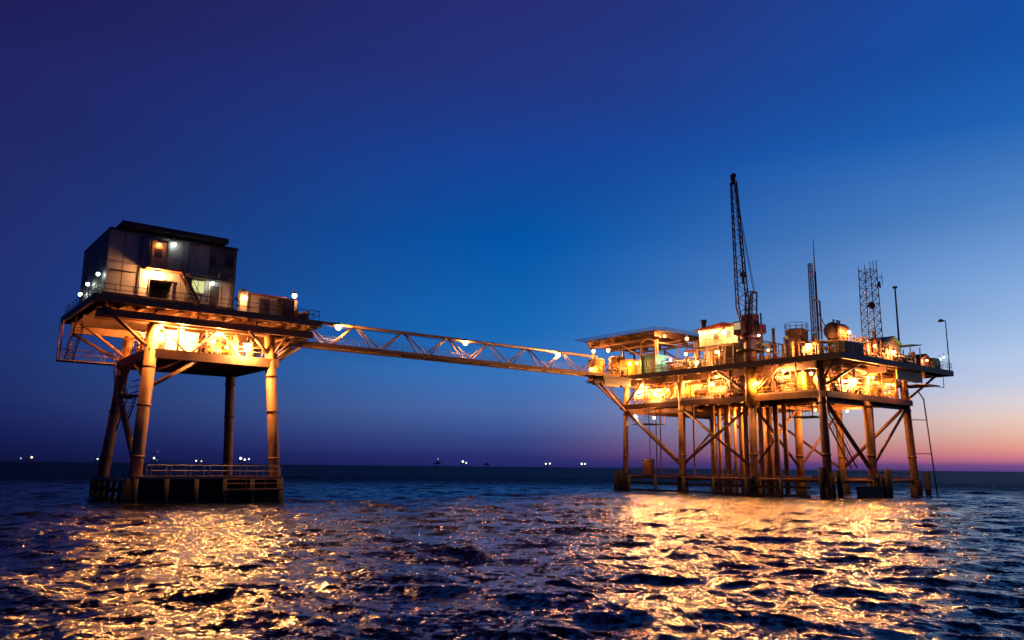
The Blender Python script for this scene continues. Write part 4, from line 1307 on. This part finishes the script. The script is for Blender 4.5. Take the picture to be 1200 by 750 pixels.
def masts():
    T = Thing('antenna_mast', 'tall thin mast with whip antenna and lattice, between the railed tank and round vessel', 'mast', (107.6, 65.0, ZU))
    lattice(T, (107.7, 65.5), 0.75, 0.6, ZU, 34.4, 16, 0.06, 0.03, 'crane', True)
    T.part('whip_antenna', MB().tube((107.6, 64.7, ZU), (107.6, 64.7, 33.0), 0.16, n=8).tube((107.6, 64.7, 33.0), (107.6, 64.7, 38.0), 0.1, 0.04, n=8), 'crane')
    T.part('stay', MB().tube((107.6, 64.6, 26.8), (107.8, 62.4, 22.0), 0.06, n=6), 'crane')
    T.part('spreader', MB().bar((106.8, 65.2, 24.6), (108.9, 65.2, 24.6), 0.08).bar((106.8, 66.2, 24.2), (108.4, 63.0, 24.2), 0.08), 'crane')
    T = Thing('radio_tower', 'square lattice radio tower with dishes above the golden pipework', 'tower', (111.8, 59.4, ZU))
    lattice(T, (111.8, 59.4), 2.1, 1.8, ZU, 33.0, 11, 0.07, 0.035, 'galv')
    for (px, py, pz), a in (((110.5, 58.6, 27.4), (0.6, 0.8)), ((112.6, 58.4, 30.8), (-0.5, 0.86))):
        d = Vector((-a[0], -a[1], 0.1)).normalized()
        c = Vector((px, py, pz))
        T.part('dish', MB().tube(c, c + d * 0.25, 0.25, 0.55, n=16).tube(c + d * 0.25, c + d * 0.33, 0.55, 0.5, n=16).tube(c - d * 0.4, c, 0.07, n=6), 'dark')
    for x, y, h in ((110.9, 58.5, 34.0), (112.7, 58.5, 34.6), (112.7, 60.3, 34.2), (110.9, 60.3, 33.6), (111.8, 58.5, 34.3)):
        T.part('aerial', MB().tube((x, y, 32.6), (x, y, h), 0.05, n=6), 'galv')
    T.part('aerial', MB().bar((112.7, 58.4, 32.0), (113.5, 58.2, 32.0), 0.07).bar((113.5, 58.2, 31.0), (113.5, 58.2, 32.6), 0.07), 'galv')
    T.part('aerial', MB().bar((110.9, 58.4, 32.4), (110.3, 58.8, 32.4), 0.07).bar((110.3, 58.8, 31.4), (110.3, 58.8, 32.8), 0.07), 'galv')
    T.root.location.x += 1.1
    T = Thing('vent_pipe', 'slim pipe with hooked top rising behind the round vessel', 'pipe', (104.4, 62.2, ZU))
    T.part('pipe', MB().path([(104.2, 62.2, ZU), (104.2, 62.2, 27.6), (103.9, 62.5, 27.9), (103.4, 62.9, 27.6)], 0.13, 8), 'galv')
    T.part('flange', MB().tube((104.2, 62.2, 23.9), (104.2, 62.2, 24.05), 0.24, n=10), 'galv')
    T = Thing('light_pole', 'plain dark pole standing alone right of the radio tower', 'pole', (118.3, 58.2, ZU))
    T.part('shaft', MB().tube((118.3, 58.2, ZU), (118.3, 58.2, 31.0), 0.16, 0.11, n=10), 'dark')
    T.part('cap', MB().box(118.05, 57.95, 30.9, 118.55, 58.45, 31.2), 'dark')
    T = Thing('light_pole', 'pole with drooping round lamp head at the far right corner of the large platform', 'pole', (129.0, 56.0, ZU))
    T.part('shaft', MB().tube((129.0, 56.0, ZU), (129.0, 56.0, 26.9), 0.11, 0.07, n=8), 'dark')
    T.part('lamp_head', MB().bar((129.0, 56.0, 26.9), (128.3, 56.4, 27.1), 0.12).lathe((128.3, 56.4, 26.75), [(0.42, 0), (0.4, 0.12), (0.12, 0.42)], 12), 'dark')


masts()


def gable_hut(name, label, b, ridge, axis, m, mr):
    x0, y0, x1, y1, z0, z1 = b
    T = Thing(name, label, 'shed', ((x0 + x1) / 2, (y0 + y1) / 2, z0))
    T.part('wall', MB().box(x0, y0, z0, x1, y1, z1), m)
    for i in range(3):
        w = (x1 - x0) / 3
        T.part('wall_panel', MB().box(x0 + i * w + 0.03, y0 - 0.03, z0 + 0.1, x0 + (i + 1) * w - 0.03, y0 - 0.002, z1 - 0.08), m)
    if axis == 1:
        mid = (x0 + x1) / 2
        T.part('gable', MB().prism([(x0, z1 + 0.002), (x1, z1 + 0.002), (mid, ridge - 0.02)], 1, y0, y1), m)
        for s_ in (-1, 1):
            e = x0 - 0.3 if s_ < 0 else x1 + 0.3
            T.part('roof', MB().prism([(e, z1 - 0.1), (mid, ridge), (mid, ridge + 0.12), (e, z1 + 0.02)], 1, y0 - 0.3, y1 + 0.3), mr)
    T.part('door', MB().box((x0 + x1) / 2 - 0.4, y0 - 0.07, z0 + 0.05, (x0 + x1) / 2 + 0.4, y0 - 0.035, z0 + 1.7), 'dark')
    return T


gable_hut('tool_shed', 'golden gabled shed between radio tower and plain dark pole', (113.6, 57.8, 117.6, 61.0, ZU, 22.2), 23.2, 1, 'cream', 'green')
gable_hut('tool_shed', 'tiny gabled hut with lit front near the right end of the deck', (122.4, 57.2, 125.2, 59.6, ZU, 20.6), 21.3, 1, 'red', 'roof')


def right_end():
    T = Thing('open_shelter', 'open shelter with thin tilted dark roof right of the plain dark pole', 'shelter', (120.2, 58, ZU))
    T.part('roof', MB().prism([(118.7, 22.1), (122.4, 22.5), (122.4, 22.62), (118.7, 22.3)], 1, 56.8, 59.8), 'roof')
    for x in (119.0, 122.0):
        for y in (57.0, 59.5):
            T.part('post', MB().bar((x, y, ZU), (x, y, 22.1), 0.12), 'green')
    vertical_tank('orange gas bottle rack column under the tilted dark roof', (120.7, 57.6, ZU), 0.45, 2.3, 'red', name='gas_column', cat='vessel')
    vertical_tank('shorter golden drum under the tilted dark roof', (119.6, 57.2, ZU), 0.5, 1.6, 'yellow', name='oil_drum', cat='drum')
    crate('dark box locker beside the tiny lit hut at the right end', (125.8, 56.8, ZU, 127.9, 59.4, 20.95), 'slate', 'storage_locker', 'locker', 2)


right_end()
pipework('pipe and valve row at the deck edge below the gabled shed', (113.4, 56.2, ZU, 118.0, 57.2, 20.4), 30, 12)

pipework('crowded pipes on the deck directly behind the crane pedestal', (101.2, 69.8, ZU, 104.4, 72.6, 22.6), 31, 12)
pipework('pipe stack in the gap between antenna mast and railed tank', (105.4, 61.8, ZU, 108.6, 64.2, 21.8), 32, 12)
pipework('pipes beyond the gabled shed and the radio tower', (112.8, 61.6, ZU, 117.8, 63.8, 22.0), 33, 12)
pipework('low pipes between the tilted roof shelter and tiny lit hut', (121.0, 59.8, ZU, 125.0, 61.6, 20.8), 34, 8)
vertical_tank('slim vent column rising from the pipes just right of the crane', (101.8, 68.4, ZU), 0.22, 5.2, 'steel', name='vent_column', cat='vent')
vertical_tank('slim vent column standing just left of the radio tower base', (111.2, 58.2, ZU), 0.25, 4.6, 'steel', name='vent_column', cat='vent')
vertical_tank('small golden column left of the raised round-ended vessel', (100.2, 64.4, ZU), 0.28, 2.6, 'yellow', name='vent_column', cat='vent')
# ---- lower deck of the large platform
ZD = 14.24
crate('huge yellow tank block at the core of the large platform lower deck', (106.0, 66.0, ZD, 112.0, 80.0, 17.6), 'yellow', 'storage_bin', 'tank', 6)
crate('second yellow tank block further left on the lower deck', (105.0, 82.0, ZD, 110.0, 94.0, 17.4), 'yellow', 'storage_bin', 'tank', 5)
crate('cream tank block behind the front row of lower deck pipes', (112.6, 62.6, ZD, 120.0, 66.0, 17.5), 'cream', 'storage_bin', 'tank', 4)
horizontal_vessel('dark rusty horizontal vessel along the left rail of the lower deck', (100.6, 78.6, 15.6), 1, 6.0, 0.85, 'steel', ZD)
horizontal_vessel('cream horizontal vessel behind the hanging green booth bay on the lower deck', (101.6, 91.0, 16.2), 1, 4.2, 0.95, 'cream', ZD)
horizontal_vessel('golden horizontal vessel left of the big round lamp on the lower deck', (103.6, 61.4, 16.2), 0, 4.0, 0.9, 'yellow', ZD)
horizontal_vessel('pale horizontal vessel at the right end of the lower deck', (115.6, 61.2, 16.4), 0, 4.2, 0.9, 'white', ZD)
vertical_tank('upright golden vessel behind the second left leg on the lower deck', (101.4, 72.8, ZD), 0.7, 3.2, 'yellow', name='upright_vessel', cat='vessel')
vertical_tank('upright white vessel right of the yellow crane pedestal on the lower deck', (101.6, 67.6, ZD), 0.7, 3.1, 'white', name='upright_vessel', cat='vessel')
vertical_tank('upright golden vessel near the front left leg on the lower deck', (100.9, 63.6, ZD), 0.6, 3.0, 'yellow', name='upright_vessel', cat='vessel')
vertical_tank('upright cream vessel by the lower deck left end lamps', (103.4, 94.4, ZD), 0.7, 3.0, 'cream', name='upright_vessel', cat='vessel')
for lab, bx, sd, n in (
    ('pipe rack at the left end of the lower deck beside the two white lamps', (99.4, 87.6, ZD, 100.8, 95.0, 17.8), 41, 15),
    ('tall pipe rack beyond the dark rusty vessel on the lower deck', (102.4, 75.2, ZD, 104.4, 82.4, 17.9), 42, 16),
    ('pipe rack filling the bay between dark vessel and thick diagonal brace', (99.3, 83.8, ZD, 101.6, 87.2, 17.8), 43, 13),
    ('pipe rack left of the yellow crane pedestal on the lower deck', (99.4, 72.0, ZD, 100.6, 75.4, 17.8), 44, 11),
    ('pipe rack right of the yellow crane pedestal on the lower deck', (99.4, 64.4, ZD, 100.8, 68.8, 17.6), 45, 14),
    ('pipe rack deep in the bay behind the crane pedestal', (103.0, 66.0, ZD, 105.4, 73.6, 17.9), 46, 16),
    ('front pipe rack between front left leg and the big round lamp', (100.6, 59.3, ZD, 106.0, 60.3, 17.6), 47, 14),
    ('front pipe rack around the big round lamp', (106.4, 59.4, ZD, 111.4, 61.6, 17.7), 48, 16),
    ('front pipe rack at the right end of the lower deck', (112.0, 59.3, ZD, 120.6, 60.2, 17.0), 49, 15),
    ('pipe rack hidden deep behind the big round lamp', (106.4, 62.4, ZD, 111.8, 65.4, 17.9), 50, 14),
    ('overhead pipe run under the upper deck along the left side', (99.6, 76.0, 17.0, 101.4, 94.0, 18.1), 51, 10),
    ('overhead pipe run under the upper deck along the front', (100.2, 58.9, 16.9, 120.0, 60.1, 18.1), 52, 10),
):
    pipework(lab, bx, sd, n)

# ================================================================== LAMPS
S, W, C = SODIUM, WARM, COOL
for pos, lab, col, pw, r in (
    # left platform
    ((20.2, 82.45, 22.2), 'dazzling lamp under the red balcony of the quarters building', W, 300, 0.30),
    ((20.3, 82.7, 25.3), 'small bulb in the upper door alcove of the quarters building', S, 5, 0.14),
    ((21.6, 82.6, 25.55), 'white lamp right of the upper door alcove', C, 2.5, 0.2),
    ((15.35, 84.2, 21.8), 'uppermost of the three cool white lamps on the dark side wall', C, 4, 0.18),
    ((15.35, 88.8, 21.6), 'middle one of the three cool white lamps on the dark side wall', C, 4, 0.18),
    ((15.35, 92.2, 21.1), 'lowest and farthest of the three cool white lamps on the dark side wall', C, 4, 0.2),
    ((25.6, 82.4, 22.1), 'cool white lamp over the narrow dark door of the quarters building', C, 4, 0.17),
    ((28.7, 81.4, 20.9), 'lamp shining on the tall pale cabinet', W, 26, 0.2),
    ((34.2, 81.9, 21.9), 'round warm lamp on top of the beige shelter', W, 25, 0.26),
    ((20.9, 82.0, 17.0), 'lamp under the upper deck beside the left front leg of the left platform', S, 150, 0.22),
    ((20.9, 88.6, 17.0), 'lamp behind the left front leg of the left platform', S, 220, 0.22),
    ((23.2, 83.3, 16.9), 'hot white lamp in front of the pale tank box', W, 230, 0.3),
    ((26.9, 82.9, 17.0), 'lamp above the pale pipe tangle on the left platform lower deck', S, 170, 0.22),
    ((29.3, 81.5, 15.8), 'large round lamp near the right front leg of the left platform', W, 330, 0.42),
    ((30.4, 91.5, 16.9), 'lamp at the back right of the left platform lower deck', S, 220, 0.22),
    ((24.0, 92.2, 16.9), 'lamp at the back left of the left platform lower deck', S, 220, 0.22),
    # footbridge
    ((45.3, 93.9, 21.25), 'lamp on the footbridge closest to the left platform', W, 190, 0.36),
    ((65.0, 93.9, 21.25), 'lamp halfway along the footbridge', W, 190, 0.36),
    ((82.6, 93.9, 21.2), 'lamp on the footbridge closest to the large platform', W, 190, 0.36),
    # large platform, left end
    ((97.2, 101.3, 23.9), 'leftmost hanging lamp under the helideck edge', W, 140, 0.34),
    ((98.4, 98.9, 23.9), 'hanging lamp under the helideck edge above second golden tank', W, 140, 0.34),
    ((95.6, 100.2, 20.5), 'hot lamp in front of the bridge-end golden tank', S, 150, 0.4),
    ((97.1, 96.9, 20.5), 'hot lamp in front of the second golden tank', S, 150, 0.4),
    ((97.7, 93.2, 21.0), 'left one of the close pair of lamps beside the green booth', S, 120, 0.3),
    ((97.9, 91.8, 21.0), 'right one of the close pair of lamps beside the green booth', S, 120, 0.3),
    ((99.2, 86.8, 25.0), 'lamp under the near corner of the helideck', W, 130, 0.24),
    ((100.2, 86.6, 21.2), 'greenish white lamp low beside the green booth', C, 25, 0.24),
    ((98.4, 81.6, 23.9), 'lamp at the upper left corner of the process building', W, 80, 0.3),
    ((99.0, 82.4, 21.6), 'lamp low between pipe bridge and process building', W, 120, 0.28),
    # process building
    ((98.9, 79.4, 24.7), 'upper left lamp on the process building face', W, 45, 0.26),
    ((98.9, 77.2, 24.6), 'upper middle lamp on the process building face', W, 45, 0.3),
    ((98.2, 74.4, 24.0), 'biggest and brightest lamp, high on the process building corner', W, 130, 0.5),
    ((98.2, 75.9, 21.2), 'lamp under the overhang of the process building, nearer the crane', W, 80, 0.28),
    ((98.0, 79.5, 19.9), 'strong lamp at deck level under the process building', W, 110, 0.36),
    # crane to tower
    ((98.1, 68.3, 22.8), 'pale lamp high beside the crane pedestal', C, 6, 0.2),
    ((98.6, 67.2, 20.6), 'small lamp low beside the crane pedestal', W, 16, 0.2),
    ((99.8, 61.6, 20.6), 'glaring lamp at the foot of the antenna mast', W, 220, 0.5),
    ((103.9, 57.9, 22.6), 'lamp on the frame right of the round-ended vessel', W, 120, 0.28),
    ((108.4, 56.8, 21.0), 'lamp over the golden pipe maze under the radio tower', W, 110, 0.2),
    ((113.8, 56.9, 20.6), 'bright lamp in front of the golden gabled shed', W, 200, 0.4),
    ((123.2, 56.6, 20.3), 'lamp on the front of the tiny gabled hut', W, 30, 0.22),
    ((128.2, 57.0, 20.9), 'lower teal lamp at the right corner light pole', TEAL, 10, 0.22),
    ((128.9, 56.7, 21.3), 'pale lamp closest to the right corner light pole', TEAL, 12, 0.2),
    # large platform lower deck
    ((98.9, 92.0, 17.4), 'upper one of the two lamps at the left end of the lower deck', W, 190, 0.36),
    ((98.9, 93.0, 16.4), 'lower one of the two lamps at the left end of the lower deck', W, 190, 0.364),
    ((98.4, 88.4, 15.7), 'round lamp above the bright deck edge at the left of the lower deck', W, 260, 0.34),
    ((98.7, 86.0, 16.2), 'small lamp right of the round lamp on the left lower deck', S, 130, 0.22),
    ((99.6, 82.3, 17.6), 'lamp under the upper deck above the dark rusty vessel, left end', S, 200, 0.26),
    ((98.9, 76.6, 17.6), 'lamp under the upper deck above the dark rusty vessel, right end', S, 200, 0.26),
    ((98.3, 76.9, 16.4), 'round lamp hanging over the dark rusty vessel near the crane', W, 250, 0.34),
    ((97.9, 69.0, 16.0), 'lamp beside the yellow crane pedestal under the deck', S, 130, 0.22),
    ((97.9, 64.4, 17.3), 'globe lamp on a short post left of the front left leg', W, 170, 0.28),
    ((100.2, 61.7, 16.9), 'lamp behind the front left leg under the upper deck', W, 180, 0.26),
    ((100.0, 60.6, 15.4), 'lamp close to the front left leg near the lower deck floor', S, 150, 0.26),
    ((105.6, 58.5, 16.0), 'big round lamp at the front of the lower deck', W, 340, 0.44),
    ((110.6, 58.5, 16.9), 'small lamp right of the big round lamp', S, 190, 0.24),
    ((116.0, 58.4, 16.2), 'small lamp at the right end of the lower deck front', S, 120, 0.2),
    ((104.6, 70.2, 17.5), 'lamp deep inside the lower deck behind the crane pedestal', S, 220, 0.24),
    ((103.4, 86.0, 17.5), 'lamp deep inside the left half of the lower deck', S, 220, 0.24),
    # below the lower deck
    ((99.2, 93.6, 12.4), 'white lamp over the hanging basket under the left end of the lower deck', C, 40, 0.3),
    ((101.6, 91.6, 12.2), 'golden lamp by the hanging basket under the lower deck', S, 90, 0.28),
    ((104.4, 76.4, 12.6), 'lamp among the conductor pipes below the lower deck', S, 220, 0.2),
    ((108.4, 66.4, 12.6), 'lamp below the lower deck behind the front left leg', S, 220, 0.2),
    ((116.4, 66.0, 12.8), 'lamp below the lower deck near the right rear legs', S, 180, 0.2),
):
    k = 1.0
    if col in (S, W) and pos[2] < 18.3 and pos[0] != 45.3:
        k = 2.6 if pos[0] < 40 else 1.75                                                    # the lamps between and below the decks burn hardest
    floodlight(pos, lab, col, pw * k, r * (0.85 if pos[0] > 90 else 1.0))


# ================================================================== DISTANT RIGS on the horizon
def distant_rig(az, dist, label, s, lamps, derrick=0.0, legs_=True):
    """az degrees right of the view axis"""
    t = YAW + math.radians(az)
    cx, cy_ = dist * math.sin(t), dist * math.cos(t)
    T = Thing('distant_platform', label, 'oil platform', (cx, cy_, 0), 'far platforms along the horizon')
    for a in (-1, 1):
        for b in (-1, 1):
            T.part('leg', MB().tube((cx + a * 9 * s, cy_ + b * 9 * s, -4), (cx + a * 8 * s, cy_ + b * 8 * s, 12 * s), 0.9, n=6), 'dark')
    T.part('deck', MB().box(cx - 12 * s, cy_ - 12 * s, 12 * s, cx + 12 * s, cy_ + 12 * s, 15 * s), 'dark')
    T.part('cabin', MB().box(cx - 6 * s, cy_ - 8 * s, 15 * s + 0.01, cx + 8 * s, cy_ + 6 * s, 20 * s), 'slate')
    if derrick:
        T.part('derrick', MB().tube((cx, cy_, 20 * s), (cx, cy_, 20 * s + derrick), 2.2 * s, 0.5, n=4), 'dark')
    for dx, dz, r, st, col in lamps:
        p = (cx + dx * math.cos(t), cy_ - dx * math.sin(t) - 0, dz)
        p = (p[0] - 14 * s * math.sin(t), p[1] - 14 * s * math.cos(t), p[2])
        T.part('lamp', MB().ball(p, r * 0.72, 8, 5), lamp_mat(col, st))


PALE, ROSE = (0.95, 1.0, 0.85), (1.0, 0.72, 0.6)


def az_px(x):
    return math.degrees(math.atan((x - 600) / 950 * 1.0 / math.cos(PITCH) * 1.0))


for x, dist, lab, s, lamps, dk in (
    (2, 3300, 'far platform light at the extreme left end of the horizon', 0.8, [(0, 19, 4.0, 2.2, PALE)], 0),
    (53, 3300, 'far platform with one rosy lamp and a dim one, left of the left platform', 0.9, [(8, 20, 5.5, 1.6, ROSE), (-24, 16, 3.5, 0.7, PALE)], 0),
    (131, 3300, 'far platform light between the two left legs of the left platform', 0.8, [(0, 17, 3.6, 1.6, PALE)], 0),
    (195, 3200, 'far platform with a small mast seen through the left platform legs', 0.9, [(0, 22, 5.0, 2.4, PALE), (10, 15, 2.5, 0.4, PALE), (10, 45, 2.0, 0.4, PALE)], 30),
    (246, 3200, 'far platform seen low over the boat landing railing of the left platform', 0.8, [(-9, 14, 4.0, 1.6, PALE), (9, 13, 4.0, 1.3, ROSE)], 0),
    (296, 3100, 'brightest far platform, seen between the right legs of the left platform', 1.0, [(-8, 24, 6.0, 3.0, PALE), (6, 20, 5.0, 2.2, PALE), (20, 22, 4.0, 1.5, PALE)], 0),
    (517, 3300, 'far platform with dark mast and one faint light, under the footbridge', 1.0, [(2, 32, 3.0, 1.2, PALE)], 16),
    (547, 3200, 'far platform with two bright lights just right of the masted one', 1.0, [(-4, 22, 5.5, 3.0, PALE), (9, 17, 4.0, 2.0, PALE)], 0),
    (573, 3600, 'unlit far platform, a dim hump on the horizon below the bridge', 0.9, [], 10),
    (642, 3300, 'far platform with wide low pair of lights, left of the rightmost one', 0.9, [(-7, 17, 4.5, 2.4, PALE), (9, 18, 4.5, 2.4, PALE)], 0),
    (682, 3300, 'far platform glowing closest to the large platform', 0.9, [(-4, 18, 5.5, 2.6, PALE), (9, 18, 4.5, 2.2, PALE)], 0),
):
    distant_rig(az_px(x), dist, lab, s, lamps, dk)
